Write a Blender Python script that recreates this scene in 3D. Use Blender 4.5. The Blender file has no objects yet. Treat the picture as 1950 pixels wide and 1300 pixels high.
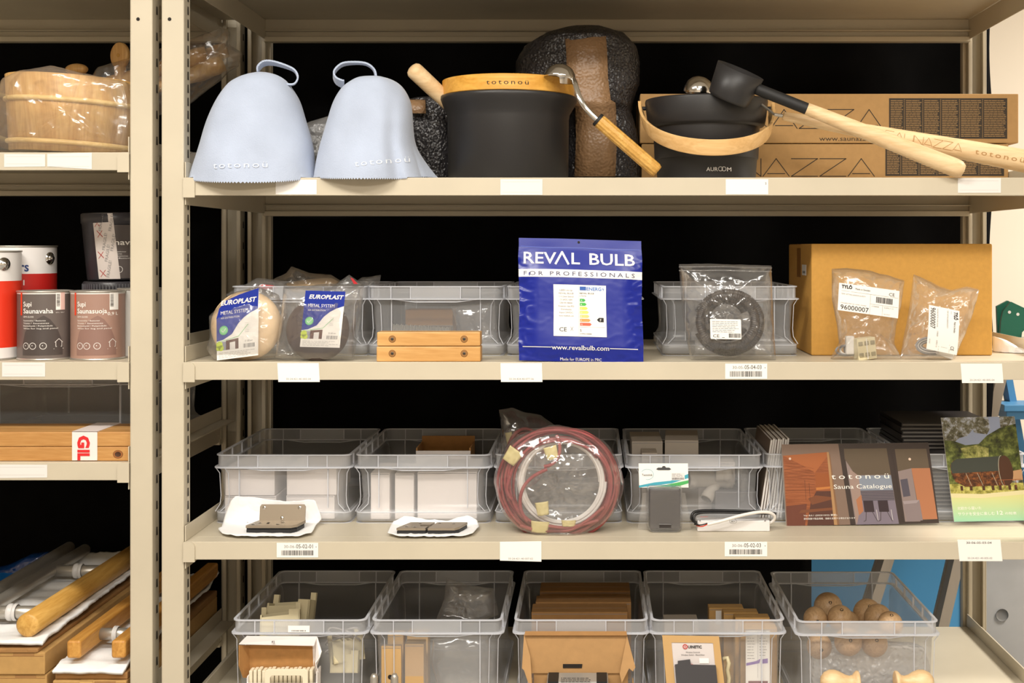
import bpy, bmesh, math, random
from mathutils import Vector, Matrix, noise
random.seed(7)
PI = math.pi
D = 2.39          # camera distance to the front plane of the racks
H0 = 1.45         # camera height
CX, CY = 1125.0, 474.0
sc = bpy.context.scene
COL = sc.collection

def W(x, y, Y=0.0):
    k = (D + Y) / D / 1000.0
    return Vector(((x - CX) * k, Y, H0 + (CY - y) * k))
def KX(Y): return (D + Y) / D / 1000.0
def T(x, y=0, z=0):
    return Matrix.Translation(Vector(x) if hasattr(x, '__len__') else Vector((x, y, z)))
def RX(a): return Matrix.Rotation(math.radians(a), 4, 'X')
def RY(a): return Matrix.Rotation(math.radians(a), 4, 'Y')
def RZ(a): return Matrix.Rotation(math.radians(a), 4, 'Z')
def SC(x, y, z): return Matrix.Diagonal((x, y, z, 1))

def AF(TL, TR, BL, Y, w, h, Yb=None):
    """flat frame: local x 0..w right, y 0..-h down, z out of the face in millimetres"""
    Yb = Y if Yb is None else Yb
    p0, p1, p2 = W(*TL, Y), W(*TR, Y), W(*BL, Yb)
    U = (p1 - p0) / w; V = (p0 - p2) / h
    N = U.cross(V).normalized() * 0.001
    M = Matrix((U, V, N)).transposed().to_4x4(); M.translation = p0
    return M
def PX(Y):
    """upright frame facing the aisle: local (x, -y) as calibrated picture units at depth Y"""
    k = KX(Y)
    M = Matrix(((k, 0, 0, -CX * k), (0, 0, -0.001, Y), (0, k, 0, H0 + CY * k), (0, 0, 0, 1)))
    return M
def AX(p, q):
    """frame with z from p to q"""
    p, q = Vector(p), Vector(q)
    z = (q - p); L = z.length; z = z / L
    M = z.to_track_quat('Z', 'Y').to_matrix().to_4x4(); M.translation = p
    return M, L

# ------------------------------------------------------------------ mesh builder
_tx = {}
def text_mesh(s, bold, sp):
    key = (s, bold, sp)
    if key not in _tx:
        cu = bpy.data.curves.new('t', 'FONT'); cu.body = s; cu.size = 1.0; cu.offset = bold
        cu.resolution_u = 2; cu.space_character = sp
        ob = bpy.data.objects.new('t', cu); COL.objects.link(ob)
        dg = bpy.context.evaluated_depsgraph_get(); dg.update()
        me = bpy.data.meshes.new_from_object(ob.evaluated_get(dg))
        vs = [v.co.copy() for v in me.vertices]; fs = [tuple(p.vertices) for p in me.polygons]
        bpy.data.objects.remove(ob); bpy.data.meshes.remove(me)
        _tx[key] = (vs, fs)
    return _tx[key]

class MB:
    def __init__(s, warp=None):
        s.v = []; s.f = []; s.m = []; s.s = []; s.mats = []; s.warp = warp
    def mi(s, mat):
        if mat not in s.mats: s.mats.append(mat)
        return s.mats.index(mat)
    def add(s, vs, fs, mat, M=None, smooth=False):
        b = len(s.v); i = s.mi(mat)
        if s.warp: vs = [s.warp(Vector(p)) for p in vs]
        if M is not None: vs = [M @ Vector(p) for p in vs]
        s.v += [tuple(p) for p in vs]
        for f in fs:
            s.f.append(tuple(b + j for j in f)); s.m.append(i); s.s.append(smooth)
        return s
    def box(s, x0, x1, y0, y1, z0, z1, mat, M=None):
        vs = [(x, y, z) for z in (z0, z1) for y in (y0, y1) for x in (x0, x1)]
        return s.add(vs, [(0, 2, 3, 1), (4, 5, 7, 6), (0, 1, 5, 4), (2, 6, 7, 3), (0, 4, 6, 2), (1, 3, 7, 5)], mat, M)
    def prism(s, pts, z0, z1, mat, M=None, caps=True, smooth=False):
        n = len(pts)
        vs = [(p[0], p[1], z0) for p in pts] + [(p[0], p[1], z1) for p in pts]
        fs = [(i, (i + 1) % n, n + (i + 1) % n, n + i) for i in range(n)]
        s.add(vs, fs, mat, M, smooth)
        if caps: s.add(vs, [tuple(range(n - 1, -1, -1)), tuple(range(n, 2 * n))], mat, M)
        return s
    def lathe(s, prof, mat, M=None, n=48, smooth=True, sx=1, sy=1, a0=0, a1=2 * PI, fn=None):
        full = abs(a1 - a0 - 2 * PI) < 1e-6; k = n if full else n + 1
        vs = []
        for (r, z) in prof:
            for i in range(k):
                a = a0 + (a1 - a0) * i / n
                rr = r * (fn(a, z) if fn else 1)
                vs.append((rr * math.cos(a) * sx, rr * math.sin(a) * sy, z))
        fs = []
        for j in range(len(prof) - 1):
            for i in range(n):
                i2 = (i + 1) % k
                fs.append((j * k + i, j * k + i2, (j + 1) * k + i2, (j + 1) * k + i))
        return s.add(vs, fs, mat, M, smooth)
    def loft(s, loops, mat, M=None, smooth=True, cap0=False, cap1=False, closed=True):
        n = len(loops[0]); vs = [p for l in loops for p in l]; fs = []
        for j in range(len(loops) - 1):
            for i in range(n if closed else n - 1):
                fs.append((j * n + i, j * n + (i + 1) % n, (j + 1) * n + (i + 1) % n, (j + 1) * n + i))
        s.add(vs, fs, mat, M, smooth)
        if cap0: s.add(loops[0], [tuple(range(n - 1, -1, -1))], mat, M)
        if cap1: s.add(loops[-1], [tuple(range(n))], mat, M)
        return s
    def tube(s, pts, r, mat, M=None, n=10, closed=False, caps=True, sx=1, sy=1, up=None):
        pts = [Vector(p) for p in pts]; k = len(pts)
        rs = r if hasattr(r, '__len__') else [r] * k
        loops = []; prev = None
        for i, p in enumerate(pts):
            a = pts[(i - 1) % k] if closed or i > 0 else p
            b = pts[(i + 1) % k] if closed or i < k - 1 else p
            t = (b - a).normalized()
            if prev is None:
                h = Vector(up) if up else (Vector((0, 0, 1)) if abs(t.z) < .9 else Vector((0, 1, 0)))
                u = (h - t * h.dot(t)).normalized()
            else:
                h = Vector(up) if up else prev
                u = (h - t * h.dot(t)).normalized()
            prev = u; w = t.cross(u)
            loops.append([p + (u * math.cos(2 * PI * j / n) * sx + w * math.sin(2 * PI * j / n) * sy) * rs[i] for j in range(n)])
        if closed: loops.append(loops[0])
        return s.loft(loops, mat, M, True, caps and not closed, caps and not closed)
    def grid(s, fn, nu, nv, mat, M=None, smooth=True):
        vs = [fn(i / nu, j / nv) for j in range(nv + 1) for i in range(nu + 1)]
        fs = [(j * (nu + 1) + i, j * (nu + 1) + i + 1, (j + 1) * (nu + 1) + i + 1, (j + 1) * (nu + 1) + i) for j in range(nv) for i in range(nu)]
        return s.add(vs, fs, mat, M, smooth)
    # flat print, local (x, -y), height h in mm
    def rect(s, x0, y0, x1, y1, mat, M, h=.3, n=None):
        n = n or (14 if s.warp else 1)
        return s.grid(lambda u, v: (x0 + (x1 - x0) * u, -(y1 + (y0 - y1) * v), h), n, n, mat, M, bool(s.warp))
    def poly(s, pts, mat, M, h=.3):
        return s.add([(p[0], -p[1], h) for p in pts], [tuple(range(len(pts)))[::-1]], mat, M)
    def disc(s, x, y, r, mat, M, h=.3, n=20):
        return s.poly([(x + r * math.cos(2 * PI * i / n), y + r * math.sin(2 * PI * i / n)) for i in range(n)], mat, M, h)
    def line(s, pts, w, mat, M, h=.4):
        for a, b in zip(pts, pts[1:]):
            d = Vector((b[0] - a[0], b[1] - a[1])); L = d.length
            if L == 0: continue
            nx, ny = -d.y / L * w / 2, d.x / L * w / 2; ex, ey = d.x / L * w / 3, d.y / L * w / 3
            s.poly([(a[0] - ex + nx, a[1] - ey + ny), (b[0] + ex + nx, b[1] + ey + ny), (b[0] + ex - nx, b[1] + ey - ny), (a[0] - ex - nx, a[1] - ey - ny)], mat, M, h)
        return s
    def text(s, st, x, y, size, mat, M, width=None, h=.5, bold=0.0, shear=0.0, rot=0, sp=1.0, align='l', fn=None):
        """baseline starts at (x, y)"""
        vs, fs = text_mesh(st, bold, sp)
        if not vs: return s
        xs = [v.x for v in vs]; x0, x1 = min(xs), max(xs); wd = (x1 - x0) or 1
        kx = width / wd if width else size; 
        off = {'l': 0, 'c': -wd / 2, 'r': -wd}[align]
        R = Matrix.Rotation(math.radians(-rot), 2)
        out = []
        for v in vs:
            q = Vector(((v.x - x0 + off) * kx + shear * v.y * size, v.y * size))
            q = R @ q
            p = Vector((x + q.x, -y + q.y, h))
            out.append(fn(p) if fn else p)
        return s.add(out, fs, mat, M)
    def blur(s, x0, y0, x1, y1, mat, M, rows, th=.5, h=.45, rag=.35, word=(3, 9), gap=1.2):
        """rows of tiny printed copy too small to read"""
        for r in range(rows):
            y = y0 + (y1 - y0) * (r + .5) / rows; x = x0
            end = x1 - random.random() * rag * (x1 - x0)
            while x < end:
                w = min(random.uniform(*word), end - x)
                s.poly([(x, y - th), (x + w, y - th), (x + w, y + th), (x, y + th)], mat, M, h)
                x += w + gap
        return s
    def bars(s, x0, y0, x1, y1, mat, M, n=26, h=.45):
        x = x0; st = (x1 - x0) / n
        for i in range(n):
            w = st * random.uniform(.3, .8)
            s.poly([(x, y0), (x + w, y0), (x + w, y1), (x, y1)], mat, M, h); x += st
        return s
    def build(s, name, parent=None, bev=0, sub=0, solid=0, loc=None, seg=2):
        me = bpy.data.meshes.new(name)
        v = s.v
        if loc is not None:
            lx, ly, lz = loc; v = [(a - lx, b - ly, c - lz) for a, b, c in v]
        elif parent is not None:
            lx, ly, lz = parent.get('_o', (0, 0, 0)); v = [(a - lx, b - ly, c - lz) for a, b, c in v]
        me.from_pydata(v, [], s.f)
        for m in s.mats: me.materials.append(m)
        me.polygons.foreach_set('material_index', s.m); me.polygons.foreach_set('use_smooth', s.s)
        me.update()
        o = bpy.data.objects.new(name, me); COL.objects.link(o)
        if parent is not None:
            o.parent = parent
            if '_o' in parent: o['_o'] = tuple(parent['_o'])
        if loc is not None: o.location = loc
        if solid:
            m = o.modifiers.new('solid', 'SOLIDIFY'); m.thickness = solid; m.offset = 0
        if bev:
            m = o.modifiers.new('bevel', 'BEVEL'); m.width = bev; m.segments = seg; m.limit_method = 'ANGLE'; m.angle_limit = math.radians(40)
        if sub:
            m = o.modifiers.new('sub', 'SUBSURF'); m.levels = sub; m.render_levels = sub
        return o

def tag(o, label=None, cat=None, group=None, kind=None):
    if label: o['label'] = label
    if cat: o['category'] = cat
    if group: o['group'] = group
    if kind: o['kind'] = kind
    return o
def thing(name, label, cat, loc=(0, 0, 0), group=None, local=False):
    """Empty at the base; meshes built for it are given in world coordinates unless local"""
    o = bpy.data.objects.new(name, None); COL.objects.link(o); o.location = loc
    o.empty_display_size = .05
    if not local: o['_o'] = tuple(loc)
    return tag(o, label, cat, group)
def copy_tree(o, parent=None):
    c = o.copy(); COL.objects.link(c)
    if parent is not None: c.parent = parent
    for ch in list(o.children): copy_tree(ch, c)
    return c
def struct(mb, name, **k): return tag(mb.build(name, **k), kind='structure')

# ------------------------------------------------------------------ materials
def newmat(name):
    m = bpy.data.materials.new(name); m.use_nodes = True
    nt = m.node_tree; nt.nodes.clear(); out = nt.nodes.new('ShaderNodeOutputMaterial')
    return m, nt, out
def N(nt, t, **kw):
    n = nt.nodes.new('ShaderNode' + t)
    for k, v in kw.items():
        if k.startswith('_'): setattr(n, k[1:], v)
        else: n.inputs[k.replace('__', ' ')].default_value = v
    return n
def srgb(r, g, b):
    f = lambda c: (c / 255 / 12.92) if c / 255 <= .04045 else ((c / 255 + .055) / 1.055) ** 2.4
    return (f(r), f(g), f(b), 1)
def coords(nt, scale=(1, 1, 1), rot=(0, 0, 0)):
    tc = N(nt, 'TexCoord'); mp = N(nt, 'Mapping'); mp.inputs['Scale'].default_value = scale; mp.inputs['Rotation'].default_value = rot
    nt.links.new(tc.outputs['Object'], mp.inputs['Vector']); return mp.outputs['Vector']
def bump(nt, vec, scale, strength, dist=.001, tex='Noise', detail=3):
    if tex in ('Noise', 'R'):
        t = N(nt, 'TexNoise', Scale=scale, Detail=detail); h = t.outputs['Fac']
        if tex == 'R': t.noise_type = 'RIDGED_MULTIFRACTAL'
    else:
        t = N(nt, 'TexVoronoi', Scale=scale); h = t.outputs['Distance']
        t.feature = 'SMOOTH_F1'
    nt.links.new(vec, t.inputs['Vector'])
    b = N(nt, 'Bump', Strength=strength, Distance=dist); nt.links.new(h, b.inputs['Height'])
    if tex not in ('Noise', 'R'): b.invert = True
    return b.outputs['Normal']
def mat(name, c, rough=.5, metal=0, var=0, vs=40, bs=0, bsc=200, bd=.001, scale=(1, 1, 1), spec=.5, coat=0, tex='Noise', sheen=0, trans=0):
    m, nt, out = newmat(name)
    if isinstance(c, tuple) and len(c) == 3: c = srgb(*c)
    p = N(nt, 'BsdfPrincipled'); p.inputs['Base Color'].default_value = c
    p.inputs['Roughness'].default_value = rough; p.inputs['Metallic'].default_value = metal
    p.inputs['Specular IOR Level'].default_value = spec; p.inputs['Coat Weight'].default_value = coat
    p.inputs['Sheen Weight'].default_value = sheen; p.inputs['Transmission Weight'].default_value = trans
    nt.links.new(p.outputs[0], out.inputs[0])
    if var or bs: vec = coords(nt, scale)
    if var:
        t = N(nt, 'TexNoise', Scale=vs, Detail=4.0); nt.links.new(vec, t.inputs['Vector'])
        r = N(nt, 'ValToRGB'); e = r.color_ramp.elements
        e[0].position = .3; e[1].position = .7
        e[0].color = tuple(max(0, x * (1 - var)) for x in c[:3]) + (1,); e[1].color = tuple(min(1, x * (1 + var)) for x in c[:3]) + (1,)
        nt.links.new(t.outputs['Fac'], r.inputs[0]); nt.links.new(r.outputs[0], p.inputs['Base Color'])
    if bs:
        nt.links.new(bump(nt, vec, bsc, bs, bd, tex), p.inputs['Normal'])
    return m
def wood(name, c1, c2, axis='x', sc_=6, rough=.45, ring=8, stretch=12, knot=0):
    m, nt, out = newmat(name); c1, c2 = srgb(*c1), srgb(*c2)
    s = {'x': (sc_ / stretch, sc_, sc_), 'y': (sc_, sc_ / stretch, sc_), 'z': (sc_, sc_, sc_ / stretch)}[axis]
    vec = coords(nt, s)
    n1 = N(nt, 'TexNoise', Scale=3.0, Detail=5.0, Distortion=1.2); nt.links.new(vec, n1.inputs['Vector'])
    ad = N(nt, 'Math', _operation='MULTIPLY'); ad.inputs[1].default_value = ring; nt.links.new(n1.outputs['Fac'], ad.inputs[0])
    fr = N(nt, 'Math', _operation='PINGPONG'); fr.inputs[1].default_value = 1.0; nt.links.new(ad.outputs[0], fr.inputs[0])
    n2 = N(nt, 'TexNoise', Scale=40.0, Detail=3.0); nt.links.new(vec, n2.inputs['Vector'])
    mx = N(nt, 'Math', _operation='MULTIPLY_ADD'); mx.inputs[1].default_value = .45
    nt.links.new(fr.outputs[0], mx.inputs[0]); 
    hf = N(nt, 'Math', _operation='MULTIPLY'); hf.inputs[1].default_value = .6; nt.links.new(n2.outputs['Fac'], hf.inputs[0])
    nt.links.new(hf.outputs[0], mx.inputs[2])
    r = N(nt, 'ValToRGB'); e = r.color_ramp.elements; e[0].color = c1; e[1].color = c2; e[0].position = .15; e[1].position = .85
    nt.links.new(mx.outputs[0], r.inputs[0])
    p = N(nt, 'BsdfPrincipled', Roughness=rough); nt.links.new(r.outputs[0], p.inputs['Base Color'])
    b = N(nt, 'Bump', Strength=.15, Distance=.001); nt.links.new(mx.outputs[0], b.inputs['Height']); nt.links.new(b.outputs[0], p.inputs['Normal'])
    nt.links.new(p.outputs[0], out.inputs[0]); return m
def clear(name, c=(.95, .96, 1), haze=.12, gloss=.5, rough=.12, tint=(1, 1, 1), bs=.3, bsc=60, bd=.003, tl=.4, fres=1.45, tex='Noise', gmax=.42):
    """thin clear or milky plastic: mostly see-through, a little scattering, a glossy skin"""
    m, nt, out = newmat(name)
    tr = N(nt, 'BsdfTransparent'); tr.inputs[0].default_value = tint + (1,)
    df = N(nt, 'BsdfDiffuse'); df.inputs[0].default_value = c + (1,)
    tl_ = N(nt, 'BsdfTranslucent'); tl_.inputs[0].default_value = c + (1,)
    m1 = N(nt, 'MixShader'); m1.inputs[0].default_value = tl; nt.links.new(df.outputs[0], m1.inputs[1]); nt.links.new(tl_.outputs[0], m1.inputs[2])
    m2 = N(nt, 'MixShader'); m2.inputs[0].default_value = haze; nt.links.new(tr.outputs[0], m2.inputs[1]); nt.links.new(m1.outputs[0], m2.inputs[2])
    gl = N(nt, 'BsdfGlossy', Roughness=rough); fr = N(nt, 'Fresnel', IOR=fres)
    mu = N(nt, 'Math', _operation='MULTIPLY', _use_clamp=True); mu.inputs[1].default_value = gloss; nt.links.new(fr.outputs[0], mu.inputs[0])
    mn = N(nt, 'Math', _operation='MINIMUM'); mn.inputs[1].default_value = gmax; nt.links.new(mu.outputs[0], mn.inputs[0]); mu = mn
    m3 = N(nt, 'MixShader'); nt.links.new(mu.outputs[0], m3.inputs[0]); nt.links.new(m2.outputs[0], m3.inputs[1]); nt.links.new(gl.outputs[0], m3.inputs[2])
    if bs:
        nb = bump(nt, coords(nt), bsc, bs, bd, tex)
        for q in (gl, fr, df): nt.links.new(nb, q.inputs['Normal'])
    nt.links.new(m3.outputs[0], out.inputs[0]); return m

PAINT = mat('beige powder coat', (198, 188, 167), .42, var=.04, vs=8, bs=.05, bsc=900)
PAINT_DARK = mat('slot hole', (28, 22, 18), .8)
BLACKCLOTH = mat('black cloth', (11, 10, 10), .95, var=.3, vs=15, spec=.1)
FELT = mat('pale blue felt', (176, 187, 208), .95, var=.06, vs=14, bs=.5, bsc=420, bd=.0012, spec=.15, sheen=.3)
FELT_DARK = mat('felt print', (226, 232, 240), .9, spec=.1)
FELT_SHADE = mat('felt hem', (130, 140, 172), .95, spec=.1)
BLACKMETAL = mat('black powder metal', (40, 39, 40), .42, bs=.12, bsc=700, spec=.45)
BLACKMATTE = mat('black matte', (22, 22, 23), .6)
CHROME = mat('polished steel', (210, 208, 205), .13, 1)
STEEL = mat('brushed steel', (190, 185, 176), .36, .72, bs=.08, bsc=200, scale=(1, 20, 20))
NICKEL = mat('satin nickel', (164, 152, 136), .4, .7)
WHITE = mat('white paper', (242, 238, 232), .7)
WHITE2 = mat('white card', (226, 222, 218), .65)
FOAM = mat('white foam sheet', (240, 240, 240), .7, bs=.4, bsc=90, bd=.002)
INK = mat('black ink', (28, 26, 28), .7)
GREYINK = mat('grey ink', (135, 132, 132), .7)
PALEINK = mat('pale ink', (196, 192, 188), .7)
KRAFT = mat('kraft card', (186, 146, 88), .8, var=.06, vs=60, bs=.12, bsc=300)
KRAFTD = mat('kraft card golden', (178, 138, 90), .75, var=.05, vs=60, bs=.1, bsc=300)
KRAFT2 = mat('kraft card brown', (160, 118, 70), .82, var=.07, vs=50, bs=.12, bsc=300)
KRAFTIN = mat('kraft lining', (176, 128, 74), .85, var=.08, vs=80)
WOODL = wood('pale birch', (214, 178, 130), (238, 210, 166), 'x', 8)
WOODY = wood('yellow maple', (206, 146, 52), (232, 176, 82), 'x', 6, .4)
WOODH = wood('bent birch', (210, 165, 104), (232, 192, 134), 'x', 6)
WOODB = wood('golden block', (194, 142, 78), (220, 172, 108), 'x', 9)
WOODP = wood('pine stave', (198, 148, 84), (226, 184, 118), 'z', 9)
WOODHOOP = wood('pale hoop', (224, 184, 112), (244, 212, 146), 'x', 9)
WOODBOARD = wood('cedar board', (176, 124, 66), (212, 164, 102), 'x', 7)
WOODO = wood('oak handle', (190, 140, 62), (222, 176, 96), 'y', 9)
WOODO2 = wood('oak handle square', (180, 122, 50), (214, 160, 82), 'y', 9)
WOODBALL = wood('turned birch', (176, 140, 100), (204, 170, 130), 'z', 14, ring=10, stretch=1)
BIN = clear('frosted bin plastic', (.94, .96, 1), haze=.24, gloss=.6, rough=.2, bs=.05, bsc=40)
BINCOL = clear('frosted bin collar', (.94, .96, 1), haze=.4, gloss=.6, rough=.2, bs=.05, bsc=40)
BINEDGE = clear('frosted bin edge', (.88, .90, .96), haze=.78, gloss=.6, rough=.25, bs=0)
FILM = clear('clear film', (1, 1, 1), haze=.08, gloss=2.8, rough=.18, bs=.8, bsc=11, bd=.012, tex='R')
FILM2 = clear('zip film', (.95, .95, 1), haze=.055, gloss=3.2, rough=.15, bs=.9, bsc=10, bd=.016, tex='R')
FILMG = clear('dull film', (.9, .9, .92), haze=.2, gloss=1.5, rough=.25, bs=.8, bsc=35, bd=.006)
BLISTER = clear('blister plastic', (.9, .9, .92), haze=.10, gloss=2.0, rough=.1, bs=.1)
BUBBLE = mat('bubble wrap dark', (50, 48, 50), .3, bs=.9, bsc=190, bd=.004, spec=.6, tex='V', var=.3, vs=60)
BUBTAPE = mat('bubble wrap under brown tape', (146, 114, 82), .36, bs=.5, bsc=190, bd=.003, spec=.5, tex='V', var=.08)
ORANGE = mat('red label', (226, 64, 30), .45)
# ================================================================== camera and light
cam = bpy.data.cameras.new('camera'); camo = bpy.data.objects.new('camera', cam); COL.objects.link(camo)
camo.location = (0, -D, H0); camo.rotation_euler = (PI / 2, 0, 0)
cam.sensor_width = 36; cam.lens = 36 * D * 1000 / 1950
cam.shift_x = -(CX - 975) / 1950; cam.shift_y = -(650 - CY) / 1950
cam.clip_start = .05; sc.camera = camo
sc.view_settings.view_transform = 'Standard'; sc.view_settings.look = 'None'
sc.view_settings.gamma = 1; sc.view_settings.exposure = .48; sc.view_settings.use_curve_mapping = False
sc.cycles.transparent_max_bounces = 40; sc.cycles.max_bounces = 8
w = bpy.data.worlds.new('world'); sc.world = w; w.use_nodes = True
w.node_tree.nodes['Background'].inputs[0].default_value = (1, .93, .84, 1); w.node_tree.nodes['Background'].inputs[1].default_value = .3

def area(name, x, y, z, sx, sy, power, col=(1, .95, .87), rot=(0, 0, 0)):
    l = bpy.data.lights.new(name, 'AREA'); l.shape = 'RECTANGLE'; l.size = sx; l.size_y = sy; l.energy = power; l.color = col
    o = bpy.data.objects.new(name, l); COL.objects.link(o); o.location = (x, y, z); o.rotation_euler = [math.radians(a) for a in rot]
    return o
CEIL = 2.75
area('ceiling_lamp_light', -.95, -1.35, CEIL - .06, 1.2, .25, 36)
area('ceiling_lamp_light', .75, -1.5, CEIL - .06, 1.2, .25, 24)
area('ceiling_lamp_light', 0, -3.2, CEIL - .06, 1.2, .3, 60)
area('ceiling_lamp_light', 2.35, .35, CEIL - .06, .6, .6, 72)  # added lamp out of view, placed to brighten the blue board

# ================================================================== room
concrete = mat('concrete floor', (150, 146, 140), .6, var=.08, vs=6)
wallm = mat('white wall', (238, 226, 208), .85)
ceilm = mat('ceiling white', (225, 220, 210), .9)
m = MB(); m.box(-4, 4, -5, 2.2, -.1, 0, concrete); struct(m, 'floor')
m = MB(); m.box(-4, 4, -5, 2.2, CEIL, CEIL + .1, ceilm); struct(m, 'ceiling')
m = MB(); m.box(-4, 4, 2.2, 2.3, 0, CEIL, wallm); struct(m, 'wall_back')
m = MB(); m.box(-4, 4, -5.1, -5, 0, CEIL, wallm); struct(m, 'wall_front')
m = MB(); m.box(-4.1, -4, -5, 2.2, 0, CEIL, wallm); struct(m, 'wall_left')
m = MB(); m.box(4, 4.1, -5, 2.2, 0, CEIL, wallm); struct(m, 'wall_right')
greywall = mat('grey cast concrete', (176, 174, 172), .75, var=.05, vs=12)
m = MB(); m.box(1.08, 2.2, 1.25, 1.4, 0, H0 - .9, greywall)
m.lathe([(0, 0), (.022, 0), (.03, .004), (.03, .006)], mat('concrete plug hole', (120, 118, 115), .8), T(1.192, 1.249, H0 - 1.06) @ RX(90) @ SC(.6, .6, .6), 20)
struct(m, 'trim_1')

# ceiling lamp housings; the square one houses the added board light
lampm = mat('lamp housing', (235, 235, 230), .5)
for i, (x, y, sx, sy, lb) in enumerate([(-.95, -1.35, 1.3, .3, 'slim white ceiling lamp over the aisle before the left rack'), (.75, -1.5, 1.3, .3, 'slim white ceiling lamp over the aisle before the right rack'), (0, -3.2, 1.3, .35, 'slim white ceiling lamp at the back of the aisle'), (2.35, .35, .66, .66, 'unseen square lamp added right of the racks to brighten the blue board')]):
    m = MB(); m.box(x - sx / 2, x + sx / 2, y - sy / 2, y + sy / 2, CEIL - .05, CEIL, lampm)
    tag(m.build('ceiling_lamp', loc=(x, y, CEIL - .05)), lb, 'ceiling lamp')

# ================================================================== racks
Z1, Z2, Z3, Z4 = H0 + .136, H0 - .215, H0 - .557, H0 - .899     # decks of the right rack
Z0 = H0 + .549
DEPTH = .6
def post(mb, x0, x1, y0, y1, zt, side, front):
    """slotted post: closed section with rounded front corner, rows of keyhole slots on side and front of the return"""
    if y0 > .1:          # rear posts are open channels facing the aisle
        t = .0018
        mb.box(x0, x0 + t, y0, y1, 0, zt, PAINT); mb.box(x1 - t, x1, y0, y1, 0, zt, PAINT); mb.box(x0 + t, x1 - t, y1 - t, y1, 0, zt, PAINT)
        mb.box(x0 + t, x0 + .009, y0, y0 + t, 0, zt, PAINT); mb.box(x1 - .009, x1 - t, y0, y0 + t, 0, zt, PAINT)
    else: mb.box(x0, x1, y0, y1, 0, zt, PAINT)
    z = .05
    while z < zt - .03:
        xs = x1 + .0006 if side > 0 else x0 - .0006
        yy = (y0 + y1) / 2 + .004
        for dy in ([0] if side else []):
            pts = [(yy - .0045, z), (yy + .0045, z), (yy + .003, z + .016), (yy - .003, z + .016)]
            mb.add([(xs, p[0], p[1]) for p in pts], [(0, 1, 2, 3) if side > 0 else (3, 2, 1, 0)], PAINT_DARK)
            mb.add([(xs + .0002 * side, p[0] - .0015, p[1] - .002) for p in [(yy - .0045, z), (yy - .003, z), (yy - .003, z + .018), (yy - .0045, z + .018)]], [(0, 1, 2, 3)], PAINT)
        z += .05 if front else .025
def rack(name, label, xa, xb, decks, top, zt=2.2, slots=(1, 1)):
    r = thing(name, label, 'shelving rack', ((xa + xb) / 2, DEPTH / 2, 0))
    for (x0, s, yb) in ((xa, 1, 0), (xb - .043, -1, 0), (xa, 1, 1), (xb - .043, -1, 1)):
        m = MB(); y0, y1 = (0, .04) if not yb else (DEPTH, DEPTH + .04)
        sd = s
        out = name == 'storage_rack' and s < 0        # posts of the left rack show their outer flank
        post(m, x0, x0 + .043, y0, y1, zt, 1 if out else sd, out)
        if not yb: m.lathe([(0, 0), (.0035, 0)], PAINT_DARK, T(x0 + .016, -.0006, H0 + .4375) @ RX(90), 14, False)
        if yb:   # folded channel ribs on the rear posts
            m.box(x0 + (.043 if s > 0 else -.008), x0 + (.051 if s > 0 else 0), y0 + .02, y1, 0, zt, PAINT)
        m.build('upright', r, bev=.003)
    x0, x1 = xa + .043, xb - .043
    for j, z in enumerate(decks):
        m = MB()
        m.box(xa + .012 if 1 else 0, xb - .012, .0405, DEPTH - .001, z - .004, z, PAINT)           # deck
        m.box(x0 + .001, x1 - .001, -.0005, .0405, z - .004, z, PAINT)
        m.box(x0 + .001, x1 - .001, -.0008, .0008, z - .034, z, PAINT)                              # front lip
        m.box(x0 + .001, x1 - .001, .0008, .02, z - .034, z - .032, PAINT)
        m.box(x0 + .001, x1 - .001, DEPTH - .012, DEPTH - .01, z - .034, z - .004, PAINT)
        m.box(x0 + .001, x1 - .001, DEPTH - .03, DEPTH - .012, z - .034, z - .032, PAINT)
        sh = m.build('shelf', r, bev=.0008)
        m = MB(); m.box(x0, x1, DEPTH - .008, DEPTH + .012, z - .046, z - .010, PAINT); m.box(x0, x1, DEPTH - .02, DEPTH + .006, z - .058, z - .046, PAINT)
        m.build('rear_beam', r, bev=.001)
        for s in (-1, 1):                                                                            # end brackets: raised flange and wrap-over cap
            m = MB(); xe = xa + .0445 if s < 0 else xb - .0465
            m.box(xe, xe + .002, .001, DEPTH + .002, z - .052, z - .005, PAINT)
            m.box(xe, xe + .002, .001, DEPTH + .002, z + .0003, z + .03, PAINT)
            xc = xa + .043 if s < 0 else xb - .043
            q = [(0, -.038), (.022, -.038), (.022, -.008), (.019, -.003), (.014, 0), (0, 0)]
            m.prism([((a * -s) + xc, b) for a, b in (q if s < 0 else q[::-1])], 0, .003, PAINT, T(0, -.0015, z) @ RX(90))
            m.build('end_bracket', r, bev=.0006)
    return r
RX0, RX1 = W(307, 0).x, W(2068, 0).x
rackR = rack('steel_rack', 'wide beige steel rack right of the pair of posts, holding clear bins', RX0, RX1, [Z0, Z1, Z2, Z3, Z4, .12], 1)
LX1 = W(247, 0).x + .043
LZ = [Z0, H0 + .184, Z2, H0 - .406, H0 - .885, .12]
rackL = rack('storage_rack', 'beige steel rack cut by the left edge, holding paint tins and door pulls', -1.9, LX1, LZ, 1)

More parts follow.
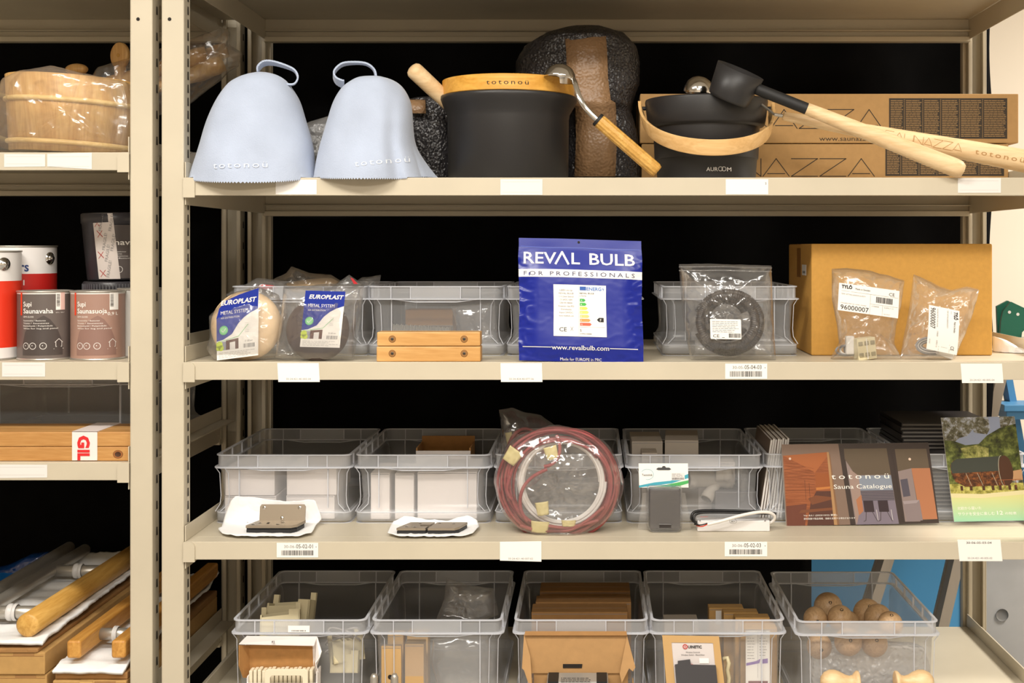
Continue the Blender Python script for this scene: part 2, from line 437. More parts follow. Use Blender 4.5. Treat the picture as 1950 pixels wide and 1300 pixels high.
# paper labels on the lips (as sub-parts of the shelves)
def lip_label(pr, x0, y0, x1, y1, kind, s1='', s2='', skew=0, flap=0):
    M = PX(-.0012); m = MB()
    sk = skew
    m.poly([(x0, y0), (x1, y0 + sk * .5), (x1 + flap, y1), (x0 + flap, y1 + sk)], WHITE if kind != 'old' else WHITE2, M, .25)
    cx = (x0 + x1) / 2 + flap * .5
    if kind == 'bar':
        m.text(s1, x0 + 14, y0 + 10, 8, GREYINK, M, width=22); m.text(s2, x0 + 37, y0 + 10.5, 11, INK, M, width=32)
        m.bars(x0 + 9, y0 + 14.5, x1 - 9, y1 - 4, INK, M, 34)
        m.disc(x1 - 4, y0 + 8, .8, INK, M)
    if kind == 'tag':
        m.text(s1, cx, y1 - 4, 5.2, GREYINK, M, align='c', width=47)
        if s2: m.text(s2, cx - 2, y0 + 8, 6, INK, M, align='c', width=48)
    if kind == 'old':
        m.line([(x0 + 4, y0 + 5), (x1 - 5, y0 + 5)], .5, PALEINK, M); m.line([(x0 + 4, y1 - 5), (x1 - 5, y1 - 5)], .5, PALEINK, M)
    if kind == 'num': m.text(s1, x1 - 6, y0 + 10, 6, INK, M)
    sh = [c for c in pr.children if c.name.startswith('shelf')]
    zz = H0 + (CY - (y0 + y1) / 2) / 1000
    best = min(sh, key=lambda o: abs(zmap[o.name] - .017 - zz))
    m.build('shelf_label', best, solid=0)
zmap = {}
for r, zs in ((rackR, [Z0, Z1, Z2, Z3, Z4, .12]), (rackL, LZ)):
    for o, z in zip([c for c in r.children if c.name.startswith('shelf')], zs): zmap[o.name] = z
for a in [(525, 342, 603, 370, 'num', '\u00b7'), (953, 341, 1033, 371, 'old'), (1382, 341, 1463, 370, 'num', '2'), (1824, 339, 1906, 367, 'old'),
          (528, 691, 607, 727, 'tag', '33-24-421-40-003-04', '', 0, 2), (953, 691, 1032, 727, 'tag', '33-34-424-40-077-06', '', 0, 1), (1381, 692, 1461, 721, 'bar', '30-05-', '05-04-03'),
          (1829, 692, 1908, 729, 'tag', '20-24-421-40-005-04', '', 0, 3),
          (527, 1033, 606, 1061, 'bar', '30-06-', '05-02-01'), (952, 1031, 1031, 1069, 'tag', '33-24-421-40-007-02', '', -2), (1380, 1031, 1461, 1059, 'bar', '30-06-', '05-02-03'),
          (1823, 1027, 1905, 1068, 'tag', '33-24-421-40-005-02', '30-06-05-03-04', 0, 4)]:
    lip_label(rackR, *a)
for a in [(8, 293, 86, 317, 'old', '', '', 1), (90, 293, 175, 322, 'old', '', '', -5), (4, 690, 86, 717, 'old'), (-4, 884, 90, 909, 'old', '', '', 1)]:
    lip_label(rackL, *a)

# black cloth hung behind the racks, lower right corner missing
def cloth(u, v): 
    x = -2.05 + 3.035 * u
    return (x + (.006 * math.sin(v * 31) if u > .99 else 0), .70 + .008 * math.sin(x * 17) + .006 * noise.noise((x * 5, v * 6, 0)), .001 + 2.549 * v)
m = MB(); nu, nv = 110, 84
vs = [cloth(i / nu, j / nv) for j in range(nv + 1) for i in range(nu + 1)]
fs = []
for j in range(nv):
    for i in range(nu):
        x = -2.05 + 3.035 * (i + .5) / nu; z = 2.55 * (j + .5) / nv
        if z < H0 - .66 and x > W(1552, 0, .7).x: continue
        fs.append((j * (nu + 1) + i, j * (nu + 1) + i + 1, (j + 1) * (nu + 1) + i + 1, (j + 1) * (nu + 1) + i))
m.add(vs, fs, BLACKCLOTH, None, True)
tag(m.build('black_cloth', loc=(-.5, .7, 0), solid=.003), 'black cloth hung as a backing behind both racks', 'cloth')

# things beyond the right end of the rack
BLUE = mat('blue panel', (90, 176, 240), .6, var=.03, vs=5)
m = MB(); m.box(W(1500, 0, .95).x, W(1850, 0, .95).x, .95, .99, 0, H0 - .62, BLUE)
m.box(W(1828, 0, .95).x, W(1829.5, 0, .95).x, .948, .95, 0, H0 - .62, mat('panel joint', (40, 90, 140), .7))
tag(m.build('blue_board', loc=(.7, .95, 0)), 'bright blue upright board seen behind the bottom shelf', 'board')
LEG = mat('weathered aluminium', (170, 160, 148), .6, var=.1, vs=20, scale=(1, 1, .1))
STEP = mat('blue step', (70, 130, 175), .5)
ld = thing('step_ladder', 'step ladder with pale legs and blue steps behind the rack right end', 'ladder', (1.0, .82, 0))
def bar(mb, p, q, w, d, mt):
    M, L = AX(p, q); mb.box(-w / 2, w / 2, -d / 2, d / 2, 0, L, mt, M)
for a, b in [((1918, 640), (1757, 1330)), ((1702, 1010), (1600, 1330))]:
    m = MB(); p = W(*a, .84); q = W(*b, .80); M, L = AX(q, p)
    m.box(-.021, .021, -.012, .012, 0, L, LEG, M); m.box(-.0215, -.012, -.014, .014, 0, L, LEG, M); m.box(.012, .0215, -.014, .014, 0, L, LEG, M)
    m.build('leg', ld)
m = MB(); bar(m, W(1902, 640, 1.0), W(1960, 960, 1.02), .03, .02, STEP); m.build('leg', ld)
for y in (768, 930):
    m = MB(); p = W(1905 + (y - 768) * .1, y, .95); m.box(p.x, p.x + .28, .92, 1.02, p.z - .018, p.z, STEP); m.box(p.x + .01, p.x + .27, .93, 1.0, p.z - .04, p.z - .018, STEP); m.build('step', ld, bev=.002)
GREEN = mat('green plastic', (24, 98, 78), .45)
side = W(1890, 645, .75)
st = thing('side_cabinet', 'low grey metal cabinet just past the right end of the rack', 'cabinet', (1.3, .9, 0))
m = MB(); GREYM = mat('grey metal', (150, 142, 126), .5)
m.box(1.06, 1.7, .72, .79, H0 - .27, H0 - .222, GREYM); m.build('cabinet_top', st, bev=.002)
m = MB(); m.box(1.45, 1.68, .725, .785, 0, H0 - .27, GREYM); m.build('body', st)
for k, (pts, yy, lb) in enumerate([([(1897, 583), (1918, 572), (1950, 588), (1944, 642), (1899, 642)], .775, 'green plastic mounting plate standing behind its twin'), ([(1909, 592), (1924, 574), (1962, 592), (1958, 620), (1934, 643), (1903, 643), (1905, 612)], .745, 'green plastic mounting plate with two pale screw holes')]):
    m = MB(); M = PX(yy); m.prism([(x, -y) for x, y in pts][::-1], -5, 5, GREEN, M)
    if k: 
        for hx, hy in ((1921, 594), (1937, 598), (1960, 612)): m.disc(hx, hy, 3, WHITE2, M, 5.4)
    o = m.build('mounting_plate', loc=tuple(W(1925, 643, yy)), bev=.0015); tag(o, lb, 'plate')
# ================================================================== generic bags
def resample(pts, n):
    pts = [Vector((p[0], p[1])) for p in pts]; k = len(pts)
    seg = [(pts[(i + 1) % k] - pts[i]).length for i in range(k)]; L = sum(seg); out = []
    for j in range(n):
        d = L * j / n; i = 0
        while d > seg[i] and i < k - 1: d -= seg[i]; i += 1
        out.append(pts[i].lerp(pts[(i + 1) % k], d / max(seg[i], 1e-6)))
    return out
def crease(p, s=1.0):
    """sharp-ridged random folds, 0..1"""
    a = 1 - abs(noise.noise(p * s)) * 2; b = 1 - abs(noise.noise(p * s * 2.3 + Vector((7, 3, 1)))) * 2
    return .6 * a * abs(a) + .4 * b * abs(b)
def bag(mb, outline, mt, Yc, front=.02, back=.006, wr=.004, ws=16, seed=0, Yfun=None, n=110, rings=26, minY=None, cen=None, pw=.5, edge=.35, minZ=None):
    """soft bag: two skins over an outline (calibrated picture units at depth Yc), swelling to front and back and crumpled"""
    P = resample(outline, n)
    c = Vector(cen) if cen else sum(P, Vector((0, 0))) / n
    for sgn, sw in ((-1, front), (1, back)):
        vs = []
        for j in range(rings + 1):
            r = j / rings
            for p in P:
                q = c + (p - c) * r
                Y = Yfun(q.x, q.y) if Yfun else Yc
                b = max(0, 1 - r ** 3) ** pw
                w3 = W(q.x, q.y, Y)
                w3 = W(q.x, q.y, Y)
                nz = crease(Vector((q.x * .001 * ws, q.y * .001 * ws, seed + sgn * 5.3)), 1.0) + .5 * crease(Vector((q.x * .003 * ws, q.y * .003 * ws, seed + sgn * 2.3)))
                amp = wr * (edge + (1 - edge) * min(1, (1 - r) * 5))
                w3.y += sgn * sw * b + sgn * amp * nz * (.9 if r < 1 else .3)
                if r > .9: w3.z += .0012 * noise.noise(Vector((q.x * .06, q.y * .06, seed)))
                if minY is not None and w3.y < minY: w3.y = minY
                if minZ is not None and w3.z < minZ: w3.z = minZ
                vs.append(w3)
        fs = []
        for j in range(rings):
            for i in range(n):
                f = (j * n + i, j * n + (i + 1) % n, (j + 1) * n + (i + 1) % n, (j + 1) * n + i)
                fs.append(f if sgn < 0 else f[::-1])
        mb.add(vs, fs, mt, None, True)
    return mb

# ================================================================== felt hats
def hat(name, label, rows, cy0, hemz, text_pos, loop_pts, seed, flare=0):
    base = W(rows[0][1], rows[0][0], cy0); base.z = Z1
    r = thing(name, label, 'hat', tuple(base), 'pale blue felt hats')
    n = 300
    m = MB(); loops = []; 
    def section(y, xl, xr, dp, front_drop, zig=0):
        L = []
        cx, hw = (xl + xr) / 2, (xr - xl) / 2
        for i in range(n):
            a = 2 * PI * i / n
            ca, sa = math.cos(a), math.sin(a)
            e = 2 / 2.3
            X = cx + hw * math.copysign(abs(ca) ** e, ca); Yd = cy0 + dp * math.copysign(abs(sa) ** e, sa)
            fr = max(0, -sa)
            yy = y + front_drop * fr
            if flare and sa > -.15 and ca > .2: X += flare * max(0, (y - 230) / 107) ** 2 * min(1, (sa + .15) * 2) * min(1, (ca - .2) * 2)
            if zig: yy += (1.5 if i % 2 else -1.5)
            k = KX(cy0)
            p = Vector(((X - CX) * k, Yd, H0 + (CY - yy) * k))
            nn = noise.noise(Vector((X * .012, yy * .012, seed + sa * 1.2))) 
            p.y -= .010 * nn * fr; p.x += .002 * nn
            if flare and fr > 0: 
                d = (X - (cx + hw * .62)) / 12.0
                p.y += .012 * math.exp(-d * d) * min(1, max(0, (y - 180) / 120))
            L.append(p)
        return L
    full = []
    for a, b in zip(rows, rows[1:]):
        st = 5 if abs(a[0] - b[0]) > 12 else 3
        for s_ in range(st):
            t = s_ / st; q = rows.index(a); p0 = rows[max(0, q - 1)]; p3 = rows[min(len(rows) - 1, q + 2)]
            full.append([.5 * (2 * a[i] + (b[i] - p0[i]) * t + (2 * p0[i] - 5 * a[i] + 4 * b[i] - p3[i]) * t * t + (3 * a[i] - p0[i] - 3 * b[i] + p3[i]) * t ** 3) for i in range(5)])
    full.append(rows[-1])
    for q, rw in enumerate(full): loops.append(section(rw[0], rw[1], rw[2], rw[3], rw[4], 1 if q == 0 else 0))
    for l in loops:
        for p in l:
            if p.y > -.002 and p.z < Z1 + .001: p.z = Z1 + .001
    m.loft(loops, FELT, None, True, cap1=True)
    # embroidered word follows the front of the felt
    tx, ty, tw, rot, up = text_pos
    def onfelt(p):
        X, y = p.x, -p.y
        # find half width and depth at this height
        for a, b in zip(rows, rows[1:]):
            if b[0] <= y <= a[0] or a is rows[0] and y > a[0]:
                t = max(0, (a[0] - y) / (a[0] - b[0])); rw = [a[i] + (b[i] - a[i]) * t for i in range(5)]; break
        cx, hw = (rw[1] + rw[2]) / 2, (rw[2] - rw[1]) / 2
        u = max(-.99, min(.99, (X - cx) / hw)); ex = 2.3
        sa = (1 - abs(u) ** ex) ** (1 / ex); Yd = cy0 - rw[3] * sa
        k = KX(cy0); nn = noise.noise(Vector((X * .012, y * .012, seed - sa ** 1.15 * 1.2)))
        z = H0 + (CY - y) * k
        yd = Yd - .010 * nn * sa - .0008
        if flare:
            d = (X - (cx + hw * .62)) / 12.0; yd += .012 * math.exp(-d * d) * min(1, max(0, (y - 180) / 120))
        return Vector(((X - CX) * k, yd, z))
    k_ = 1 / (KX(cy0) * 1000)
    m.text('totono\u00fc', tx, ty, 16, FELT_DARK, None, width=tw, bold=-.004, sp=1.25, rot=rot, fn=onfelt)
    m.build('crown_felt', r)
    # hanging loop: a flat ribbon with pinked edges
    m = MB(); Lp = []
    k = len(loop_pts); P = []
    for i in range(k - 1):
        p0, p1, p2, p3 = [Vector(loop_pts[max(0, min(k - 1, i + j))]) for j in (-1, 0, 1, 2)]
        for s_ in range(8):
            t = s_ / 8; P.append(.5 * ((2 * p1) + (p2 - p0) * t + (2 * p0 - 5 * p1 + 4 * p2 - p3) * t * t + (3 * p1 - p0 - 3 * p2 + p3) * t ** 3))
    P.append(Vector(loop_pts[-1]))
    for i, p in enumerate(P):
        c = W(p.x, p.y, cy0 - .01); t = i / len(P)
        wv = Vector((.002, -.010 + .003 * t, .006 * (1 - t) ** 2)); z = (.0009 if i % 2 else 0)
        tg = (P[min(i + 1, len(P) - 1)] - P[max(0, i - 1)]).normalized(); nr = Vector((-tg.y, 0, -tg.x)) * .0016
        wv = wv * (1 + z * 90)
        Lp.append([c + wv + nr, c - wv + nr, c - wv - nr, c + wv - nr])
    m.loft(Lp, FELT, None, False, True, True); m.build('hanging_loop', r)
    return r
c0 = .054
hat('felt_hat', 'pale blue felt hat nearest the post, loop folded over to its right',
    [(337, 363, 602, .088, 15), (305, 374, 597, .084, 6), (275, 384, 593, .08, 0), (232, 397, 582, .073, 0), (192, 415, 570, .066, 0), (163, 436, 552, .058, 0), (150, 455, 540, .048, 0), (143, 472, 527, .036, 0), (139, 485, 512, .02, 0)],
    c0, 0, (430, 326, 100, -1.5, 0), [(491, 143), (491, 132), (502, 121), (520, 120), (545, 127), (561, 135), (567, 148), (560, 160), (545, 161)], 1.3)
hat('felt_hat', 'pale blue felt hat beside the black bucket, loop folded to its left',
    [(337, 600, 806, .086, 8), (305, 605, 797, .084, 3), (275, 612, 789, .08, 0), (230, 625, 786, .074, 0), (195, 637, 781, .068, 0), (170, 652, 769, .06, 0), (157, 668, 756, .052, 0), (150, 682, 741, .04, 0), (147, 695, 728, .02, 0)],
    .054, 0, (692, 323, 96, -7, 0), [(655, 161), (640, 153), (636, 139), (650, 124), (672, 120), (697, 122), (712, 133), (716, 148)], 4.1, flare=30)

# ================================================================== bucket with the bent-wood hoop
cX = -.167; cYb = .155
b = thing('sauna_bucket', 'black metal bucket with a yellow bent-wood hoop around its rim', 'bucket', (cX, cYb, Z1))
m = MB(); M = T(cX, cYb, Z1)
zr = (H0 + .306) - Z1
m.lathe([(0, .002), (.10, .002), (.1185, .001), (.1215, .004), (.1225, zr - .045), (.1245, zr - .034), (.134, zr - .018), (.139, zr - .008), (.139, zr - .002), (.1375, zr), (.13, zr), (.118, zr - .02), (.117, .006), (0, .006)], BLACKMETAL, M, 96)
m.build('body', b)
m = MB()
m.lathe([(.1275, zr + .001), (.1325, zr + .001), (.1335, zr + .002), (.1335, zr + .031), (.1325, zr + .032), (.1275, zr + .032), (.1275, zr + .001)], WOODY, M, 96, smooth=False)
def onband(p): 
    a = (p.x - 960) / 1000 / .134 * .985; a0 = -PI / 2 + .045
    return Vector((cX + .1338 * math.cos(a0 + a), cYb + .1338 * math.sin(a0 + a), H0 + .3225 + (p.y + 152) * .001))
m.text('totono\u00fc', 961, 157.5, 13, INK, None, width=84, sp=1.35, align='c', fn=onband)
m.build('hoop_handle', b)

# wooden ladle standing in that bucket
l = thing('wooden_ladle', 'ladle whose thick pale dowel sticks out left of the black bucket', 'ladle', tuple(W(850, 196, .1)))
m = MB(); p = W(792, 137, .10); q = W(862, 203, .14); Mx, L = AX(q, p)
m.lathe([(0, -.02), (.0145, -.02), (.0155, 0), (.0170, L * .6), (.0172, L), (.0165, L + .006), (.013, L + .011), (.007, L + .0135), (0, L + .014)], WOODL, Mx, 32); m.build('dowel', l)
m = MB(); m.lathe([(0, 0), (.028, 0), (.03, .003), (.03, .04), (.0285, .04), (.0285, .004), (0, .004)], BLACKMETAL, T(W(905, 232, .16)), 32); m.build('cup', l)

# steel ladle over the rim, fluted wood handle
l = thing('steel_ladle', 'steel ladle with fluted wood handle leaning beside the black hooped bucket', 'ladle', tuple(W(1245, 336, .02)))
m = MB(); bc = W(1066, 150, .045)
m.lathe([(.0305, -.002), (.0315, 0), (.0305, .004), (.028, .013), (.022, .0215), (.012, .0275), (0, .029)], CHROME, T(bc) @ RY(10) @ RX(-6), 48)
m.lathe([(.0300, -.0015), (.027, .012), (.021, .020), (.012, .026), (0, .0275)], CHROME, T(bc) @ RY(10) @ RX(-6), 48)
m.build('bowl', l)
m = MB()
pts = [(1089, 148, .035), (1094, 156, .020), (1098, 170, .012), (1103, 186, .005), (1112, 202, .0), (1126, 218, -.002), (1147, 237, -.002)]
P3 = [W(*p) for p in pts]; sm = []
for i in range(len(P3) - 1):
    for t in (0, .33, .66): sm.append(P3[i].lerp(P3[i + 1], t))
sm.append(P3[-1]); 
for _ in range(2): sm = [sm[0]] + [(sm[i - 1] + sm[i] * 2 + sm[i + 1]) / 4 for i in range(1, len(sm) - 1)] + [sm[-1]]
m.tube(sm, [.0055 + .0000 * i for i in range(len(sm))], CHROME, n=14, sx=.45, sy=1, up=(0, -1, 0)); m.build('neck', l)
p, q = W(1141, 230, -.002), W(1252, 340, .008); q.z = max(q.z, Z1 + .012); Mx, L = AX(p, q)
m = MB(); m.lathe([(0, -.006), (.0125, -.006), (.0138, -.003), (.0138, .0)], BLACKMATTE, Mx, 32); m.build('collar', l)
m = MB(); m.lathe([(.0132, 0), (.0138, .004), (.0142, L - .006), (.012, L), (0, L)], WOODO, Mx, 72, fn=lambda a, z: 1 - .07 * abs(math.sin(a * 6))); m.build('handle', l)

# ================================================================== bubble-wrapped parcels
def blob(m, rows, mt, dp, cy, n=72, seed=0, amp=.004):
    loops = []; full = []
    for a, b in zip(rows, rows[1:]):
        for s_ in range(6): t = s_ / 6; full.append([a[i] + (b[i] - a[i]) * t for i in range(3)])
    full.append(rows[-1])
    for y, xl, xr in full:
        k = KX(cy); c, hw = (xl + xr) / 2, (xr - xl) / 2; L = []
        for i in range(n):
            a = 2 * PI * i / n; e = 2 / 2.6; ca, sa = math.cos(a), math.sin(a)
            X = (c + hw * math.copysign(abs(ca) ** e, ca) - CX) * k; Yy = cy + min(dp, hw * k * 1.0) * math.copysign(abs(sa) ** e, sa); z = H0 + (CY - y) * k
            f = amp * crease(Vector((X * 22, Yy * 22, z * 22 + seed)))
            L.append((X + f * ca, Yy + f * sa, max(z, Z1 + .001)))
        loops.append(L)
    m.loft(loops, mt, None, True, True, True)
def strap(m, pts, mt, w, cy, off=0):
    """wide tape following the front; pts (x, y, Y)"""
    L = []
    for x, y, Y in pts:
        a = W(x - w / 2, y, Y); b_ = W(x + w / 2, y, Y); L.append([a, a.lerp(b_, .33) + Vector((0, -.0015, 0)), a.lerp(b_, .66) + Vector((0, -.0015, 0)), b_])
    m.loft(L, mt, None, True, closed=False)
r = thing('wrapped_parcel', 'tall dark bubble-wrapped parcel with a vertical brown tape strip', 'parcel', tuple(W(1150, 336, .3)), 'bubble-wrapped parcels')
m = MB(); blob(m, [(340, 1062, 1222), (300, 1058, 1222), (250, 1066, 1212), (215, 1072, 1200), (195, 1010, 1203), (160, 982, 1216), (120, 984, 1217), (90, 1002, 1210), (68, 1040, 1188), (54, 1080, 1150), (52, 1100, 1130)], BUBBLE, .10, .36, seed=2); m.build('bubble_wrap', r)
m = MB(); strap(m, [(1114, 52, .33), (1114, 56, .285), (1115, 70, .262), (1117, 95, .248), (1119, 150, .246), (1124, 190, .250), (1133, 196, .246), (1134, 205, .262), (1136, 260, .262), (1133, 336, .255)], BUBTAPE, 78, .3); m.build('tape', r, solid=.001)
r = thing('wrapped_parcel', 'low bubble-wrapped parcel between the second felt hat and the black bucket', 'parcel', tuple(W(815, 336, .2)), 'bubble-wrapped parcels')
m = MB(); blob(m, [(340, 765, 880), (300, 762, 880), (240, 765, 880), (205, 768, 880), (192, 778, 878), (188, 795, 870)], BUBBLE, .08, .30, seed=9); m.build('bubble_wrap', r)
m = MB(); strap(m, [(793, 189, .25), (793, 192, .228), (794, 216, .216)], BUBTAPE, 34, .3); m.build('tape', r, solid=.001)
r = thing('clear_bag', 'crumpled clear bag lying behind and between the two felt hats', 'bag', tuple(W(600, 336, .25)))
m = MB(); bag(m, [(560, 250), (590, 232), (628, 220), (650, 230), (660, 330), (560, 335), (345, 335), (345, 300), (365, 290), (420, 300)], FILMG, .27, .03, .02, .008, seed=3, cen=(560, 300)); m.build('film', r)

# ================================================================== tapered bucket with bent handle
ax = 1345; cYa = .14; ka = KX(cYa); cXa = (ax - CX) * ka
zt = (CY - 178) * KX(.02) + H0 - Z1
a_ = thing('sauna_bucket', 'small black tapered bucket with a swung-down pale bentwood handle', 'bucket', (cXa, cYa, Z1))
m = MB(); M = T(cXa, cYa, Z1)
m.lathe([(0, .002), (.088, .002), (.0965, .0), (.0985, .003), (.1015, .043), (.1025, .0432), (.1042, .0448), (.1068, .1065), (.107, .108), (.1145, .1095), (.1175, .113), (.120, .130), (.1235, zt - .004), (.1225, zt), (.118, zt), (.116, .13), (.1, .1), (.094, .006), (0, .006)], BLACKMETAL, M, 96)
def onbk(p):
    a = (p.x - 1362) / 1000 / .1 ; a0 = -PI / 2 + .16
    return Vector((cXa + .1005 * math.cos(a0 + a), cYa + .1005 * math.sin(a0 + a), H0 + (CY + p.y) * KX(.045)))
m.text('AUR', 1337, 326, 11, WHITE2, None, width=22, fn=onbk); m.text('M', 1378, 326, 11, WHITE2, None, width=9, fn=onbk)
for ox in (1364.5, 1371.5):
    P = [(ox + 4.3 * math.cos(t * PI / 12), 321.6 + 4 * math.sin(t * PI / 12)) for t in range(25)]
    for a, b in zip(P, P[1:]):
        d = Vector((b[0] - a[0], b[1] - a[1])).normalized() * .4
        m.add([onbk(Vector((x, -y, 0))) for x, y in ((a[0] + d.y, a[1] - d.x), (b[0] + d.y, b[1] - d.x), (b[0] - d.y, b[1] + d.x), (a[0] - d.y, a[1] + d.x))], [(0, 1, 2, 3)], WHITE2)
m.build('body', a_)
m = MB(); L = []
for i in range(73):
    t = PI + PI * i / 72; s_ = max(0, -math.sin(t))
    c = Vector((cXa + .131 * math.cos(t), cYa + .145 * math.sin(t), 0))
    zc = H0 + .283 + (-.003 * (i / 72)) - (.283 - .194) * s_ ** .75
    hw = .0155
    nr = Vector((math.cos(t), math.sin(t), 0)); up = Vector((nr.x * .25, nr.y * .25, 1)).normalized()
    c.z = zc
    th = .0032
    L.append([c + nr * th - up * hw, c + nr * th + up * hw, c - nr * th + up * hw, c - nr * th - up * hw])
m.loft(L, WOODH, None, True, True, True); m.build('bentwood_handle', a_, bev=.001)
m = MB()
for s_ in (-1, 1): m.lathe([(0, -.008), (.004, -.008), (.004, .012), (0, .012)], BLACKMATTE, T(cXa + s_ * .1265, cYa, H0 + .283) @ RY(90), 16)
m.build('pivot_pin', a_)

# black cup ladle across the bucket rim
l = thing('black_ladle', 'black cup ladle with long pale club handle lying over the small bucket', 'ladle', tuple(W(1830, 330, .0)))
p, q = W(1443, 170, .005), W(1831, 324, -.012)
m = MB(); ang = 23
Mc = T(W(1398, 162, .02)) @ RY(ang) @ RX(15)
m.lathe([(0, -.031), (.036, -.031), (.0395, -.0295), (.041, -.025), (.0475, .031), (.046, .031), (.0395, -.024), (0, -.0285)], BLACKMETAL, Mc, 64); m.build('cup', l)
Mx, L = AX(p, q)
m = MB(); m.lathe([(0, -.006), (.0095, -.005), (.0112, 0), (.0112, .100), (.0118, .101)], BLACKMATTE, Mx, 32); m.build('neck', l)
m = MB(); m.lathe([(.0, .100), (.0118, .100), (.0128, .14), (.015, .25), (.0172, L - .05), (.0178, L - .015), (.0165, L - .004), (.012, L + .003), (0, L + .006)], WOODL, Mx, 40); m.build('handle', l)
# steel ladle with lettered handle
l = thing('steel_ladle', 'steel ladle whose lettered pale handle crosses under the black ladle', 'ladle', tuple(W(1950, 320, .04)))
p, q = W(1492, 221, .055), W(1985, 313, .04)
Mx, L = AX(p, q)
m = MB(); prof = [(0, -.002), (.0072, -.001), (.0082, .002)]
for i in range(1, 13): t = i / 12; prof.append((.0085 + .0145 * t ** .8, L * t * .97))
prof += [(.019, L * .99), (.012, L + .004), (0, L + .006)]
m.lathe(prof, WOODL, Mx, 40)
def onhan(ox, tx):
    def f(p_):
        d = (p_.x - 1492) * KX(.05) / (493 * KX(.05)) * L
        r_ = .0085 + .0145 * max(0, d / L / .97) ** .8 + .0006
        v = p_.y * .001
        c = p.lerp(q, d / L); a = v / r_
        return c + Vector((.19 * r_ * math.sin(a), -r_ * math.cos(a), r_ * math.sin(a)))
    return f
LET = mat('branded letter', (176, 134, 82), .8)
def zz_letters(m, x, y, h, sx, mt, M, wd, which='SAUNAZZA', fn=None, h3=.4):
    """thin line lettering, pointed A with low bar and wide Z"""
    G = {'S': [[(1, 0), (.1, 0), (0, .25), (.95, .7), (.9, 1), (0, 1)]], 'A': [[(0, 1), (.5, 0), (1, 1)], [(.17, .85), (.83, .85)]], 'U': [[(0, 0), (0, .8), (.2, 1), (.8, 1), (1, .8), (1, 0)]],
         'N': [[(0, 1), (0, 0), (1, 1), (1, 0)]], 'Z': [[(0, 0), (1, 0), (0, 1), (1, 1)]]}
    for ch in which:
        w_ = sx * (1 if ch in 'AZ' or sx < 40 else .88)
        for pl in G[ch]:
            P = [(x + a * w_, y + b * h) for a, b in pl]
            if fn is None: m.line(P, wd, mt, M, h3)
            else:
                for a, b in zip(P, P[1:]):
                    k = 4
                    d = Vector((b[0] - a[0], b[1] - a[1])).normalized() * wd / 2
                    for j in range(k):
                        u = [a[0] + (b[0] - a[0]) * j / k, a[1] + (b[1] - a[1]) * j / k]; v = [a[0] + (b[0] - a[0]) * (j + 1) / k, a[1] + (b[1] - a[1]) * (j + 1) / k]
                        m.add([fn(Vector((X, -Y, 0))) for X, Y in ((u[0] + d.y, u[1] - d.x), (v[0] + d.y, v[1] - d.x), (v[0] - d.y, v[1] + d.x), (u[0] - d.y, u[1] + d.x))], [(0, 1, 2, 3)], mt)
        x += w_ + sx * .08
    return x
zz_letters(m, 1682, -8, 16, 17, LET, None, .8, fn=onhan(0, 0))
m.text('totono\u00fc', 1852, 6, 14, LET, None, width=92, sp=1.3, fn=onhan(0, 0))
m.build('handle', l)
m = MB(); u = (p - q).normalized(); m.tube([p + u * .002, p + u * .018], [.0035, .0032], STEEL, n=14); e = p + u * .018
m.tube([e, W(1452, 200, .075), W(1410, 186, .10), W(1350, 178, .12)], .0026, STEEL, n=10)
m.build('neck', l)
m = MB(); Mb = T(W(1331, 170, .12)) @ RY(14)
m.lathe([(.0295, -.012), (.0305, -.008), (.030, .0), (.026, .012), (.019, .020), (.010, .0245), (0, .026)], CHROME, Mb, 48); m.lathe([(.029, -.011), (.0288, 0), (.025, .011), (.018, .0185), (0, .0245)], CHROME, Mb, 48)
m.build('bowl', l)

# ================================================================== two long printed cartons
CBROWN = mat('brown carton', (172, 134, 84), .82, var=.05, vs=70, bs=.12, bsc=300)
CPRINT = mat('carton print', (52, 42, 30), .75); CPTXT = mat('carton print gaps', (150, 118, 76), .8)
for k, (x0, x1, y0, y1, px0, px1, py0, py1, lb) in enumerate([(1222, 1930, 274, 337.2, 1686, 1912, 280, 335, 'lower of two long brown cartons printed with line lettering'), (1219, 1940, 178.5, 272.5, 1693, 1918, 187, 264, 'upper of two long brown cartons, web address and black text panel')]):
    Yb = .30; kk = KX(Yb); A = W(x0, y1, Yb); B = W(x1, y0, Yb)
    if k == 0: A.z = Z1 + .0005
    r = thing('long_carton', lb, 'box', (A.x, Yb, A.z), 'printed long cartons')
    m = MB(); m.box(A.x, min(B.x, .917 if k else .8955), Yb, Yb + .24, A.z, B.z, CBROWN); M = PX(Yb)
    if k: 
        zz_letters(m, 1270, 208.5, 36, 50, CPRINT, M, 1.6)
        m.text('www.saunazza.com', 1560, 268, 12.5, CPRINT, M, width=128)
    else: zz_letters(m, 1255, 302, 33.5, 50, CPRINT, M, 1.6)
    m.poly([(px0, py0), (px1, py0), (px1, py1), (px0, py1)], CPRINT, M, .3)
    cols = [0, 29, 64, 98, 134, 178, 225]
    for a, b_ in zip(cols, cols[1:]):
        if a: m.line([(px0 + a, py0 + 2), (px0 + a, py1 - 2)], .7, CPTXT, M, .5)
        m.blur(px0 + a + 3, py0 + 3, px0 + b_ - 2, py1 - 3, CPTXT, M, 21 if k else 15, .75, .5, .15, (4, 12), .8)
    m.build('carton', r, bev=.002)
    m = MB(); m.box(A.x + .01, min(B.x, .89), Yb + .1, Yb + .15, B.z, B.z + .0003, mat('parcel tape', (190, 160, 110), .3)); m.build('tape', r)

